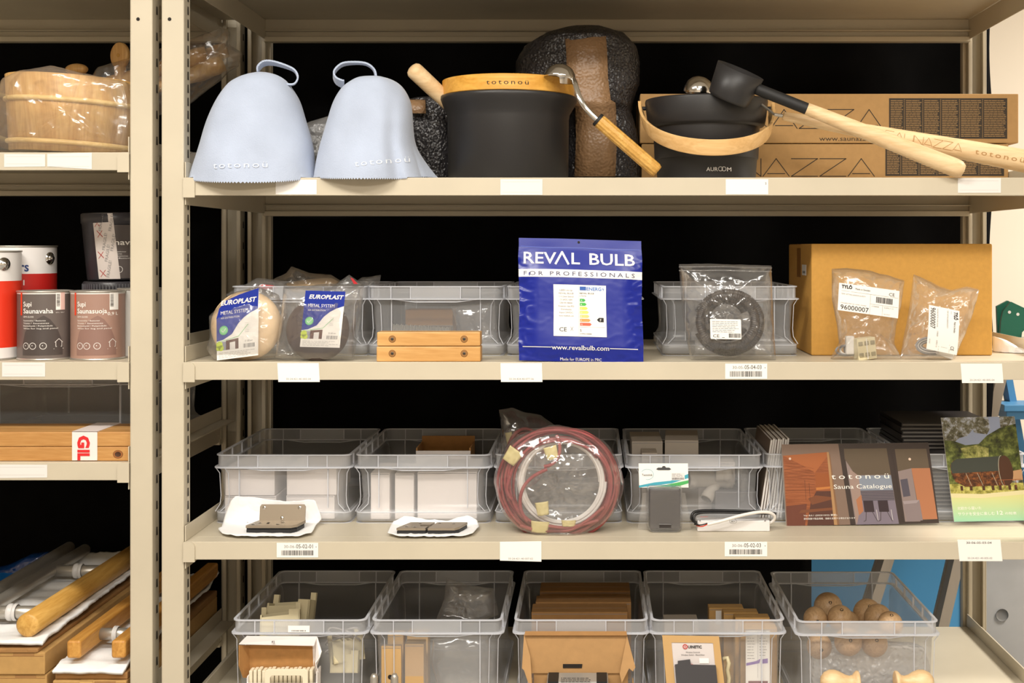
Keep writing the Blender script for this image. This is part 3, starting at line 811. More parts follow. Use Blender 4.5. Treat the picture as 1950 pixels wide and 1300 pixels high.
# ================================================================== left rack, top shelf
ZL1 = LZ[1]
cx_, cy_ = W(136, 0, .135).x, .15
t = thing('wooden_tub', 'round coopered pine tub with two pale hoops inside a clear bag', 'tub', (cx_, cy_, ZL1), local=False)
M = T(cx_, cy_, ZL1 + .006) @ RY(3.4)
m = MB(); Hh = .148
fnst = lambda a, z: 1 - .006 * (abs(((a * 22 / (2 * PI)) % 1) - .5) > .47)
m.lathe([(0, .004), (.112, .004), (.113, 0), (.1215, 0), (.1365, Hh), (.135, Hh + .001), (.126, Hh + .001), (.112, .012), (0, .012)], WOODP, M, 176, fn=fnst); m.build('staves', t)
for z, rr in ((.018, .1243), (.1, .1325)):
    m = MB(); m.lathe([(rr, z - .005), (rr + .004, z - .003), (rr + .005, z), (rr + .004, z + .003), (rr, z + .005)], WOODHOOP, M, 96); m.build('hoop', t)
bg = thing('clear_bag', 'clear crinkled bag wrapped around the pine tub', 'bag', (cx_, -.01, ZL1))
m = MB(); bag(m, [(-30, 289), (-8, 200), (2, 150), (30, 136), (100, 124), (150, 138), (200, 148), (240, 156), (252, 200), (250, 289)], FILM, .02, .012, .16, .007, ws=14, seed=21, cen=(130, 215), pw=.35); m.build('film', bg)
hd = thing('wooden_ladle', 'round wooden disc with a centre hole rising behind the pine tub', 'ladle', tuple(W(228, 200, .3)))
m = MB(); M = T(W(229, 106, .3)) @ RZ(-20) @ RX(90)
m.lathe([(0, -.006), (.021, -.006), (.0225, -.004), (.0225, .004), (.021, .006), (0, .006)], WOODP, M, 40, sy=1.25); m.lathe([(0, .0062), (.0035, .0062)], PAINT_DARK, M, 16)
m.lathe([(0, .0064), (.0045, .0064), (.0045, .0066), (.003, .0066)], WOODO, M @ T(0, 0, 0), 16)
m.build('disc', hd); m = MB(); m.tube([W(229, 128, .3), W(232, 240, .3)], .012, WOODP, n=16); m.build('handle', hd)
hd = thing('wooden_ladle', 'rounded wooden knob end just showing over the back of the pine tub', 'ladle', tuple(W(145, 200, .3)))
m = MB(); m.lathe([(0, -.012), (.018, -.01), (.025, 0), (.018, .01), (0, .012)], WOODP, T(W(146, 132, .3)) @ RX(90), 32, sy=.5); m.tube([W(148, 135, .3), W(170, 250, .3)], .009, WOODP, n=14); m.build('knob', hd)
# bagged bundle of wooden scoops reaching from rack to rack
bn = thing('bagged_scoops', 'clear bag of wooden scoops slanting across the gap between the racks', 'bag', tuple(W(300, 200, .3)))
for (a, b_, r0, r1) in [((205, 160, .30), (395, 105, .34), .016, .022), ((180, 200, .31), (400, 128, .36), .014, .024), ((240, 190, .27), (425, 120, .33), .012, .02), ((260, 150, .36), (432, 95, .38), .012, .018)]:
    m = MB(); p, q = W(*a), W(*b_); Mx, L = AX(p, q); m.lathe([(0, 0), (r0, .002), (r0 * .9, L * .5), (r1, L - .02), (r1 * .9, L), (r1 * .6, L - .004), (0, L - .006)], WOODP, Mx, 24); m.build('scoop', bn)
m = MB(); p, q = W(170, 190, .33), W(410, 150, .40)
m.build
bag(m, [(150, 190), (185, 130), (245, 112), (330, 85), (400, 62), (425, 52), (438, 60), (436, 85), (462, 100), (455, 125), (440, 130), (420, 150), (350, 205), (250, 235), (170, 240)], FILM, .30, .035, .05, .012, ws=16, seed=33, cen=(310, 145)); m.build('film', bn)
# ================================================================== clear storage bins
def rr(hw, y0, y1, r, z, n=6):
    P = []
    for (cx, cy, a0) in ((hw - r, y0 + r, -90), (hw - r, y1 - r, 0), (-hw + r, y1 - r, 90), (-hw + r, y0 + r, 180)):
        for i in range(n + 1):
            a = math.radians(a0 + 90 * i / n); P.append((cx + r * math.cos(a), cy + r * math.sin(a), z))
    return P
def make_bin(wd, ln, h):
    """origin at the middle of the front foot"""
    root = thing('storage_bin', 'x', 'storage bin', (0, 0, 0), local=True)
    hw = wd / 2
    def lp(ins, z, r=.016): return rr(hw - ins, ins, ln - ins, max(.004, r - ins * .2), z)
    zc = h - .026
    m = MB()
    m.loft([lp(.009, .0035), lp(.004, .005), lp(.004, .021), lp(.009, .026)], BINCOL); m.loft([lp(.009, .026), lp(.014, .036), lp(.0155, .05), lp(.0125, zc - .012), lp(.006, zc)], BIN)
    m.add(lp(.009, .0035), [tuple(range(28))[::-1]], BIN)
    m.loft([lp(.006, zc), lp(.006, h)], BINCOL)
    mb_ = m
    m = MB()                                                     # rim: rolled top edge, collar and skirt edge
    for z0, z1, i0, i1 in ((h - .0022, h, .0035, .0085), (zc - .0012, zc + .0012, .0, .0085)):
        if z0 < h - .01: m.build('rim', root); m = MB()
        m.loft([lp(i0, z0), lp(i0, z1), lp(i1, z1), lp(i1, z0), lp(i0, z0)], BINEDGE, None, False)
    for fy, sg in ((.0045, -1), (ln - .0045, 1)):                # dropped middle of the skirt as a hand grip
        pts = [(-hw * .62, fy, zc), (-hw * .42, fy, zc - .004), (-hw * .3, fy, zc - .006), (hw * .3, fy, zc - .006), (hw * .42, fy, zc - .004), (hw * .62, fy, zc)]
        m.tube(pts, .0013, BINEDGE, n=6)
        m.box(-hw * .36, hw * .36, fy - .0005, fy + .0005, zc - .005, h - .001, BIN)
    m.build('skirt', root)
    m = mb_
    for fy in (.0045, ln - .0045):
        for fx in (-.64, -.36, .36, .64): m.box(hw * fx - .0009, hw * fx + .0009, fy - .002, fy + .002, zc, h - .001, BINEDGE)
    for fx in (-.64, .64):
        for fy, s in ((.0115, 1), (ln - .0115, 1)): m.box(hw * fx - .0009, hw * fx + .0009, fy - .002, fy + .003, .03, zc, BINEDGE)
    for q in range(5):
        for sx in (-1, 1):
            yy = ln * (.12 + .19 * q); m.box(sx * (hw - .0055) - .002, sx * (hw - .0055) + .002, yy - .0009, yy + .0009, zc, h - .001, BINEDGE)
    for sx in (-1, 1):                                            # flared corner edges seen from the aisle
        for xx in (0, .017):
            pts = [(sx * (hw - .004 - xx * .6), .004, .024), (sx * (hw - .012 - xx), .010, .038), (sx * (hw - .0135 - xx), .0115, .055), (sx * (hw - .0115 - xx), .0095, zc - .012), (sx * (hw - .005 - xx), .004, zc)]
            m.tube(pts, .0009, BINEDGE, n=6)
    m.build('body', root)
    m = MB(); m.loft([lp(.0035, .0), lp(.0035, .0012)], BINEDGE); m.loft([lp(.0035, .0205), lp(.0035, .0225), lp(.006, .0225)], BINEDGE, None, False)
    m.loft([lp(.0035, 0), lp(.012, 0)], BINEDGE, None, False)
    m.build('foot_band', root)
    return root
_bins = {}
def put_bin(x0, x1, Y, Z, wd, ln, h, label, group, rz=0):
    key = (wd, ln, h)
    if key not in _bins: _bins[key] = make_bin(wd, ln, h); o = _bins[key]
    else: o = copy_tree(_bins[key])
    c = ((x0 + x1) / 2 - CX) * KX(Y)
    o.location = (c, Y, Z + .0004); o.rotation_euler.z = math.radians(rz)
    tag(o, label, 'storage bin', group); return o
G2, G3, G4 = 'clear bins on the middle shelf', 'clear bins on the shelf with the catalogues', 'clear bins on the bottom shelf'
B2 = (.280, .384, .140)
put_bin(435, 700, .13, Z2, *B2, 'clear bin at the post end, heaped with bagged vents', G2)
put_bin(697, 961, .13, Z2, *B2, 'clear bin behind the two stacked wooden blocks', G2)
put_bin(964, 1224, .13, Z2, *B2, 'clear bin half hidden behind the blue pouch', G2)
put_bin(1252, 1530, .13, Z2, *B2, 'clear bin behind the zip bag of dark coil, beside the carton', G2)
B3 = (.282, .384, .139)
put_bin(404, 671, .155, Z3, *B3, 'clear bin holding four stacked white boxes', G3)
put_bin(671, 938, .155, Z3, *B3, 'clear bin holding white boxes stood on end', G3)
put_bin(939, 1188, .158, Z3, .266, .384, .139, 'clear bin behind the red cable coil', G3)
put_bin(1190, 1456, .155, Z3, *B3, 'clear bin of grey pipe fittings behind the driver', G3)
put_bin(1455, 1719, .165, Z3, *B3, 'clear bin of catalogues behind the sauna catalogue', G3)
put_bin(1720, 1962, .165, Z3, .255, .384, .139, 'clear bin of dark stacked books at the right end', G3)
B4 = (.268, .385, .178)
put_bin(437, 700, .045, Z4, *B4, 'clear bin with a tiny label, beige plastic parts inside', G4)
put_bin(703, 959, .045, Z4, .262, .385, .178, 'clear bin with two small tan cartons inside', G4)
put_bin(976, 1237, .045, Z4, *B4, 'clear bin filled with brown cartons', G4)
put_bin(1237, 1499, .045, Z4, *B4, 'clear bin behind the tan frame, small brown boxes inside', G4)
put_bin(1517, 1792, .035, Z4, .282, .385, .178, 'clear bin of wooden balls before the blue panel', G4)

# ================================================================== middle shelf: bagged vents
BLUEP = mat('deep blue print', (20, 46, 150), .4, spec=.5); GREENP = mat('green seal', (120, 200, 130), .5)
YG = mat('yellow green print', (196, 214, 70), .5); BROWNP = mat('brown print', (96, 62, 54), .5); SKYP = mat('grey photo print', (150, 150, 165), .5)
VENTB = mat('cream lacquer', (236, 206, 166), .45, coat=.2); VENTD = mat('dark brown lacquer', (84, 70, 68), .4)
REDP = mat('red print', (190, 30, 40), .5)
def euro_card(m, M, arc):
    top = [(0, 36), (5, 20), (17, 8), (42, 0), (78, -7)] if arc else [(0, 0), (76, 0)]
    m.poly(top + [(76, 108), (0, 108)], WHITE, M, .2)
    bl = top + [(76, 28), (62, 33), (50, 40), (40, 49), (28, 66), (12, 74), (0, 76)]
    m.poly(bl, BLUEP, M, .35)
    m.text('EUROPLAST', 8, 15, 11, WHITE, M, width=64, bold=.03, shear=.25, h=.6)
    m.text('METAL SYSTEM', 8, 31, 8.5, WHITE, M, width=50, h=.6); m.text('AIR DISTRIBUTION', 8, 38.5, 4.5, WHITE, M, width=34, h=.6)
    m.disc(13, 58, 8, GREENP, M, .5); m.disc(13, 58, 6, mat('seal ring', (150, 220, 160), .5), M, .6); m.line([(9, 58), (12, 61), (17, 55)], 1, WHITE, M, .7)
    m.poly([(0, 78), (40, 76), (40, 92), (0, 92)], SKYP, M, .3); m.poly([(17, 76), (40, 74), (40, 92), (17, 92)], BROWNP, M, .4); m.poly([(24, 80), (34, 79), (34, 92), (24, 92)], WHITE2, M, .5)
    for a, b, c in ((5, 82, 6), (8, 88, 5), (3, 88, 4)): m.disc(a, b, c, YG, M, .5)
    m.line([(0, 78), (40, 71), (58, 52)], .8, GREENP, M, .5)
    for i in range(6): m.line([(52, 50 + i * 3), (59, 50 + i * 3)], .5, PALEINK, M, .5)
    m.text('D 100 mm', 52, 82, 4.5, GREYINK, M, h=.5, width=14); m.bars(49, 85, 70, 92, GREYINK, M, 16)
    m.blur(4, 95, 72, 106, PALEINK, M, 4, .5)
def vent(name_label, cx, cy, r, Y, mt, tilt, cols, outline, cardc, arc, seed, fr):
    v = thing('air_vent', name_label[0], 'air vent', tuple(W(cx, cy + r, Y)), 'round air vents')
    m = MB(); R = r * KX(Y); M = T(W(cx, cy, Y)) @ RZ(tilt[1]) @ RX(90 + tilt[0])
    m.lathe([(0, -.022), (R * .55, -.02), (R * .7, -.01), (R * .72, .0), (R * .96, .0), (R, .003), (R * .99, .008), (R * .9, .016), (R * .7, .023), (R * .4, .027), (0, .028)], mt, M, 72); m.build('disc', v)
    m = MB(); euro_card(m, cardc, arc); m.build('card', v)
    g = thing('clear_bag', name_label[1], 'bag', tuple(W(cx, cy + r, Y)), 'clear bags around the vents')
    m = MB(); bag(m, outline, FILM2 if not arc else FILM, Y, fr, .02, .0035, seed=seed, ws=20, edge=.5, minZ=Z2 + .001); m.build('film', g)
vent(('cream round air vent behind a blue and white card', 'clear bag around the cream round vent'), 470, 620, 66, .045, VENTB, (-8, 6), 0,
     [(424, 575), (450, 555), (490, 545), (530, 560), (548, 600), (545, 650), (560, 680), (500, 684), (410, 686), (395, 665), (402, 640), (400, 600)],
     AF((412, 566), (491, 556), (413, 686), -.004, 76, 108, .006), True, 2, .052)
vent(('dark brown air vent behind a blue and white card', 'flat clear bag around the dark brown vent'), 606, 628, 60, .035, VENTD, (-4, 0), 0,
     [(540, 545), (620, 541), (694, 540), (688, 600), (681, 640), (674, 685), (600, 686), (523, 684), (530, 640), (537, 590)],
     AF((582, 553), (658, 555), (571, 660), -.006, 76, 108, .0), False, 8, .040)
for lb, out, Yc, extra in [('crumpled clear bag on the heap behind the cream vent, red print showing', [(430, 560), (470, 540), (490, 528), (540, 535), (560, 560), (560, 620), (450, 620)], .16, 'r'),
                           ('clear bag with a cream vent lying flat on the heaped bin', [(520, 532), (545, 520), (555, 506), (590, 520), (630, 522), (650, 535), (660, 560), (600, 575), (530, 570)], .26, 'v'),
                           ('clear bag with red corner mark behind the brown vent', [(600, 560), (640, 540), (665, 523), (690, 540), (694, 570), (640, 590)], .15, 'c'),
                           ('dull clear bag corner pointing to the dark at the heap right', [(660, 545), (690, 528), (725, 524), (718, 560), (680, 570)], .30, '')]:
    g = thing('clear_bag', lb, 'bag', tuple(W(out[0][0], out[0][1], Yc)), 'clear bags around the vents')
    m = MB(); bag(m, out, FILMG if extra == '' else FILM, Yc, .025, .03, .006, ws=22, seed=len(lb)); m.build('film', g)
    if extra == 'r': m = MB(); bag(m, [(484, 548), (500, 541), (520, 543), (528, 548), (505, 552)], REDP, Yc - .01, .004, .004, .001, n=30, rings=5); m.build('print', g)
    if extra == 'c': m = MB(); m.poly([(667, 528), (672, 530), (682, 541), (674, 541)], REDP, PX(Yc - .03)); m.build('print', g, solid=.0005)
    if extra == 'v': m = MB(); m.lathe([(0, -.015), (.05, -.01), (.062, 0), (.05, .008), (0, .012)], VENTB, T(W(590, 543, Yc + .02)) @ RY(-5) @ RX(6), 48); m.build('disc', g)

# wooden blocks with screws
for k, (y0, y1, lb) in enumerate([(659.5, 686, 'lower of two screwed wooden blocks stacked at the shelf edge'), (632, 658.5, 'upper of two screwed wooden blocks stacked at the shelf edge')]):
    Y = .004; A, B = W(717 + k * .8, y1, Y), W(915 - k * .5, y0, Y); 
    if not k: A.z = Z2 + .0004
    r = thing('wooden_block', lb, 'block', ((A.x + B.x) / 2, Y, A.z), 'screwed wooden blocks')
    m = MB(); m.box(A.x, B.x, Y, Y + .04, A.z, B.z, WOODB); m.build('block', r, bev=.0018)
    m = MB()
    for sx in (747, 884):
        m = MB(); c = W(sx, (y0 + y1) / 2, Y); M = T(c) @ RX(90)
        m.lathe([(.0068, -.0005), (.0068, .0004), (.006, .0005)], mat('countersink', (120, 78, 36), .6), M, 28); m.lathe([(0, .0006), (.006, .0006)], mat('countersink shade', (150, 104, 52), .6), M, 28)
        m.lathe([(0, .0009), (.0028, .0008), (.0032, .0006)], mat('old screw', (96, 84, 70), .45, .6), M, 20); m.lathe([(0, .00115), (.0014, .00115)], PAINT_DARK, M, 6)
        m.build('screw', r)
# contents of second bin
def fill_bag(label, out, Yc, film=FILM2, fr=.02, seed=1, grp=None, contents=None):
    g = thing('clear_bag', label, 'bag', tuple(W(*out[-1], Yc)), grp)
    if contents: contents(g)
    m = MB(); bag(m, out, film, Yc, fr, .012, .004, ws=20, seed=seed, n=80, rings=18); m.build('film', g)
fill_bag('small zip bag standing in the bin behind the wooden blocks', [(858, 583), (940, 576), (945, 610), (950, 652), (875, 655), (866, 610)], .24, fr=.02, seed=5)
MESHM = mat('pale wire mesh', (180, 176, 166), .5)
r = thing('mesh_strip', 'bundle of thin pale strips lying in the bin behind the blocks', 'strip bundle', tuple(W(800, 660, .2)))
m = MB()
for i in range(38): x = 746 + i * 2.9; m.box(W(x, 0, .2).x, W(x, 0, .2).x + .0016, .2, .205, Z2 + .004, W(0, 616 + i * .18 + (i % 3), .2).z, MESHM)
m.box(W(745, 0, .2).x, W(858, 0, .2).x, .206, .25, Z2 + .004, W(0, 622, .2).z, mat('grey card', (150, 140, 128), .8)); m.build('strips', r)
r = thing('brown_box', 'faint brown box deep in the bin behind the wooden blocks', 'box', tuple(W(820, 650, .33)))
m = MB(); a, b = W(772, 655, .33), W(862, 590, .33); m.box(a.x, b.x, .33, .40, Z2 + .004, b.z, KRAFT2); m.build('carton', r, bev=.001)

# ================================================================== blue pouch
POUCH = mat('glossy blue foil', (16, 34, 138), .3, spec=.45, bs=.5, bsc=9, bd=.006, tex='R')
pr = thing('foil_pouch', 'tall glossy blue pouch with white lettering standing at the shelf edge', 'pouch', tuple(W(1106, 688, .02)))
M = AF((988, 453), (1221, 459), (989, 686), .035, 235, 233, .006)
def pw_(p):
    u, v = p.x / 235, -p.y / 233
    e = max(0, min(1, min(u, 1 - u) * 6)); t = max(0, min(1, v * 5 - .4)) * max(0.0, min(1, (1.02 - v) * 7))
    sd = max(0, 1 - min(u, 1 - u) * 7)
    z = 15 * math.sin(PI * min(1, e) / 2) * t * (.75 + .25 * math.sin(PI * u))
    cr = crease(Vector((u * 5, v * 9, 3.3)))
    z += (6.5 * sd + .35) * cr * t + 1.2 * noise.noise(Vector((u * 4, v * 4, 1)))
    z += 3.0 * max(0, v - .86) * 7 * crease(Vector((u * 6, v * 14, 9)))
    bx = 2.2 * (math.sin(v * 9) + noise.noise(Vector((0, v * 9, 2)))) * (u - .5) * .8
    top = (1 - v) * (-3 * max(0, .5 - abs(u - .35)))
    return Vector((p.x + bx, p.y - top * .6, p.z + z))
m = MB(pw_); m.grid(lambda u, v: (235 * u, -233 * (1 - v), 0), 90, 90, POUCH, M)
m.grid(lambda u, v: (235 * (1 - u), -233 * (1 - v), -6 - 12 * max(0, math.sin(PI * u)) ** .6 * max(0, math.sin(PI * min(1, v * 1.1))) ** .6), 40, 40, POUCH, M)
m.rect(0, 60, 235, 75, WHITE, M, .5, 30)
NAVY = mat('navy ink', (24, 30, 90), .5)
m.text('REV', 10, 49, 32, WHITE, M, width=62, h=.8, bold=.012); m.line([(71, 49), (83, 26), (95, 49)], 4, WHITE, M, .8); m.text('L', 101, 49, 32, WHITE, M, width=16, h=.8, bold=.012); m.text('BULB', 135, 49, 32, WHITE, M, width=86, h=.8, bold=.012)
m.text('FOR PROFESSIONALS', 10, 72, 11.5, NAVY, M, width=211, h=.9, sp=1.5)
m.text('www.revalbulb.com', 62, 211, 12, WHITE, M, width=108, h=.8, bold=.01); m.line([(8, 207), (30, 207), (61, 207)], 1.3, WHITE, M, .8); m.line([(172, 207), (200, 207), (224, 207)], 1.3, WHITE, M, .8)
m.text('Made for EUROPE in PRC', 78, 231, 7.5, WHITE, M, width=78, h=.8)
m.line([(4, 16), (60, 18), (120, 17), (180, 19), (231, 17)], 1, mat('zip line', (60, 84, 190), .3), M, .6)
m.disc(115, 6, 2.4, PAINT_DARK, M, .8, 12)
m.build('pouch', pr)
m = MB(pw_); m.rect(66, 89, 166, 186, WHITE, M, 1.2, 16)
Eb = mat('energy blue', (60, 120, 200), .5)
m.line([(114, 90), (114, 137), (114, 185)], .5, PALEINK, M, 1.6)
m.rect(116, 92, 128, 99, mat('flag blue', (40, 90, 170), .5), M, 1.6, 2); m.text('ENERG', 129, 99, 9, Eb, M, width=28, h=1.7, bold=.02); m.line([(161, 93), (159, 96), (162, 96), (160, 99)], .8, Eb, M, 1.7)
m.text('REVAL BULB', 116, 106, 4, INK, M, width=27, h=1.7); m.text('17070', 116, 111, 3.5, GREYINK, M, width=12, h=1.7)
for i, (c, wdt) in enumerate([((60, 170, 80), 11), ((70, 180, 70), 13), ((240, 220, 90), 15), ((250, 225, 110), 17), ((248, 200, 120), 18), ((240, 150, 80), 20), ((230, 90, 60), 22)]):
    y = 115 + i * 7.5; m.poly([(116, y), (116 + wdt - 3, y), (116 + wdt, y + 2.7), (116 + wdt - 3, y + 5.5), (116, y + 5.5)], mat('class arrow', c, .5), M, 1.7)
    m.text('ABCDEFG'[i], 118, y + 4.6, 4, WHITE, M, h=2)
m.poly([(148, 154), (152, 150), (161, 150), (161, 158), (152, 158)], INK, M, 1.7); m.text('F', 154, 157, 7, WHITE, M, h=2)
m.text('5', 116, 177, 7, INK, M, h=1.7); m.text('kWh/1000h', 116, 182, 3.6, INK, M, width=22, h=1.7); m.line([(115, 168), (163, 168)], .4, GREYINK, M, 1.6)
for i, (s_, wdt) in enumerate([('LED-strip', 24), ('REVAL BULB', 28), ('11\u00d73.5mm 5m/roll', 28), ('CV 24VDC 4.8W', 24), ('CRI>90 3000K', 25), ('Protection class IP20', 30), ('Dimmable', 20), ('Input 24VDC', 26), ('www.revalbulb.com', 28)]):
    m.text(s_, 90, 101 + i * 6.0, 4.4, GREYINK, M, width=wdt, h=1.7, align='c')
m.text('CE', 77, 177, 11, INK, M, width=14, h=1.7); m.line([(98, 168), (103, 176)], .6, GREYINK, M, 1.7); m.line([(103, 168), (98, 176)], .6, GREYINK, M, 1.7)
m.build('label', pr)

# ================================================================== zip bag with dark coil
zb = thing('zip_bag', 'clear zip bag holding a dark ribbed coil, small white label', 'bag', tuple(W(1390, 688, .03)))
HOSE = mat('dark ribbed hose', (46, 40, 38), .35)
for k, (r0, cx, cy, a0, a1) in enumerate([(52, 1385, 612, 0, 360), (38, 1383, 606, 20, 330), (60, 1388, 614, 200, 520)]):
    m = MB(); P = []; R = []
    n = 240
    for i in range(n + 1):
        a = math.radians(a0 + (a1 - a0) * i / n); P.append(W(cx + r0 * math.cos(a), cy - r0 * .93 * math.sin(a), .045 + .012 * (k - 1) + .004 * math.sin(a * 3))); R.append(.0085 + .0006 * math.sin(i * 2 * PI / 3))
    m.tube(P, R, HOSE, n=12); m.build('coil', zb)
ol = [(1293, 503), (1350, 502), (1420, 504), (1469, 506), (1472, 570), (1475, 640), (1478, 686), (1440, 684), (1400, 687), (1350, 685), (1315, 686), (1308, 650), (1300, 600), (1296, 550)]
m = MB(); bag(m, ol, FILM2, .042, .036, .03, .0055, ws=18, seed=14, edge=.6, n=140, rings=34); m.build('film', zb)
m = MB(); M = PX(.036)
for y in (508, 515): 
    m.tube([W(1293, y, .036), W(1380, y - .5, .036), W(1470, y + 2, .036)], .0011, BLISTER, n=6)
m.build('zip_strip', zb)
m = MB(); M = AF((1352, 607), (1411, 608), (1353, 645), .0, 59, 38, .0)
m.poly([(1, 0), (58, 0), (59, 2), (59, 37), (57, 38), (1, 38), (0, 36), (0, 1)], WHITE, M, .2); m.blur(4, 3, 56, 26, GREYINK, M, 7, .45, .5, .4); m.text('CE', 5, 35, 8.5, INK, M, width=12); m.line([(22, 35), (27, 35)], .8, INK, M); m.bars(35, 27, 58, 35, INK, M, 18)
m.build('label', zb)

# ================================================================== big carton
Y = .14; A, B = W(1545, 677, Y), W(1890, 464, Y); A.z = Z2 + .0004
cb = thing('large_carton', 'large plain golden-brown carton on the right of the middle shelf', 'box', tuple(A))
BIGK = mat('golden carton', (196, 146, 66), .75, var=.05, vs=110, bs=.15, bsc=400)
m = MB(); m.box(A.x, B.x, Y, Y + .287, A.z, B.z, BIGK); m.build('carton', cb, bev=.003)
m = MB(); m.box(A.x - .0004, A.x, Y + .06, Y + .11, A.z + .16, A.z + .182, WHITE2)
m.box(A.x - .0006, A.x - .0004, Y + .07, Y + .10, A.z + .164, A.z + .169, GREYINK); m.build('sticker', cb)
m = MB(); m.box(A.x - .0003, A.x, Y + .125, Y + .175, A.z + .155, A.z + .2165, mat('carton tape', (150, 104, 50), .35)); m.box(A.x, A.x + .2, Y + .125, Y + .175, B.z, B.z + .0003, mat('carton tape', (150, 104, 50), .35)); m.build('tape', cb)

# ================================================================== two zip bags with printed labels
TB = mat('terminal cream', (220, 208, 172), .5)
def labelbag(lb, out, Mlab, rot, seed, extras):
    g = thing('zip_bag', lb, 'bag', tuple(W(*out[-2], .03)), 'small labelled zip bags')
    extras(g)
    m = MB(); bag(m, out, FILM, .06, .034, .03, .006, ws=20, seed=seed, edge=.6, n=130, rings=30, minZ=Z2 + .0012); m.build('film', g)
    m = MB(); M = Mlab
    m.grid(lambda u, v: (115 * u, -(52 - 52 * v), 3.0 * math.sin(PI * u) * (rot and 1.5 or 1)), 12, 2, WHITE, M)
    def cur(p): p.z += 3.0 * math.sin(PI * max(0, min(1, p.x / 115))) * (rot and 1.5 or 1); return p
    m.text('TYL\u00d6', 5, 9, 8.5, INK, M, width=20, bold=.05, fn=cur); m.text('Made in Sweden', 31, 9, 5, INK, M, width=28, fn=cur); m.text('CE', 95, 12, 8.5, INK, M, width=11, fn=cur)
    m.text('TEMP. SETTING-SENSOR ELITE/TY', 5, 21, 3.4, GREYINK, M, width=46, fn=cur); m.text('STACKABLE PART NO  HUMID. ZALMINE', 5, 38, 3, GREYINK, M, width=48, fn=cur)
    m.text('96000007', 5, 49, 12.5, INK, M, width=53, bold=.005, fn=cur)
    for a, b, c, d in ((60, 14, 60, 52), (60, 32, 113, 32), (84, 32, 84, 52), (5, 14, 113, 14)): 
        P = [(a + (c - a) * i / 6, b + (d - b) * i / 6) for i in range(7)]
        for p, q in zip(P, P[1:]):
            m.line([p, q], .4, GREYINK, M @ T(0, 0, 3.0 * math.sin(PI * ((p[0] + q[0]) / 2) / 115)), .5)
    x = 71
    for i in range(24): 
        w_ = random.uniform(.4, 1.1); zc = 3.0 * math.sin(PI * x / 115) + .5
        m.poly([(x, 17), (x + w_, 17), (x + w_, 28), (x, 28)], INK, M, zc); x += 1.35
    m.text('217000058', 63, 37, 3.5, GREYINK, M, width=14, fn=cur); m.text('SUPPLY 12', 87, 37, 3.5, GREYINK, M, width=18, fn=cur); m.text('GH 210127', 87, 49, 3, GREYINK, M, width=12, fn=cur)
    m.build('label', g)
def ex1(g):
    m = MB(); M = T(W(1646, 663, .055)) @ RZ(12) @ RY(-6)
    m.box(-.019, .019, -.012, .012, -.021, .021, TB, M)
    for i in range(3):
        for j in (-1, 1): m.box(-.0125 + i * .0125 - .0045, -.0125 + i * .0125 + .0045, -.0135, -.012, j * .011 - .004, j * .011 + .004, mat('terminal recess', (150, 140, 112), .6), M)
    m.box(-.001, .001, -.0138, -.012, -.02, .02, WHITE, M); m.build('terminal_block', g, bev=.001)
    m = MB()
    for k in range(4):
        c = (1612 + k * 6, 667 - k); m.tube([W(c[0] + 20 * math.cos(t / 4) * (1 - k * .1), c[1] + (9 + k) * math.sin(t / 4), .06 + .004 * k) for t in range(26)], .0022, [GREYINK, WHITE2][k % 2], n=8)
    m.build('wire', g)
    m = MB(); M = T(W(1618, 655, .06)); m.box(-.008, .008, -.006, .006, -.02, .016, WHITE2, M); m.build('plug', g, bev=.002)
def ex2(g):
    m = MB()
    for k in range(5):
        m.tube([W(1775 + 30 * math.cos(t / 4) * (1 - k * .08), 658 + (16 - k * 2) * math.sin(t / 4), .06 + .004 * k) for t in range(26)], .0022, [GREYINK, WHITE2][k % 2], n=8)
    m.build('wire', g)
    m = MB(); M = T(W(1800, 672, .05)) @ RY(20); m.box(-.015, .015, -.01, .01, -.008, .01, WHITE2, M); m.build('plug', g, bev=.002)
labelbag('upright labelled zip bag with a cream terminal block at its foot', [(1584, 512), (1610, 510), (1650, 514), (1690, 524), (1722, 533), (1716, 580), (1706, 620), (1702, 655), (1716, 684), (1640, 685), (1582, 684), (1598, 655), (1594, 620), (1584, 570)],
         AF((1598, 538), (1713, 554), (1595, 590), .020, 115, 52, .018), 0, 41, ex1)
labelbag('slumped labelled zip bag with its label turned on end', [(1740, 522), (1760, 530), (1790, 545), (1812, 552), (1840, 545), (1864, 550), (1852, 595), (1835, 640), (1816, 684), (1760, 685), (1714, 684), (1722, 640), (1730, 600), (1736, 560)],
         AF((1827, 592), (1822, 676), (1769, 580), .022, 115, 52, .022), 1, 57, ex2)
wb = thing('clear_bag', 'pale crumpled bag lying flat at the right end of the middle shelf', 'bag', tuple(W(1925, 680, .2)))
m = MB(); bag(m, [(1893, 640), (1910, 645), (1935, 660), (1985, 668), (1990, 682), (1893, 682)], FOAM, .24, .04, .04, .006, seed=4, minZ=Z2 + .001); m.build('film', wb)
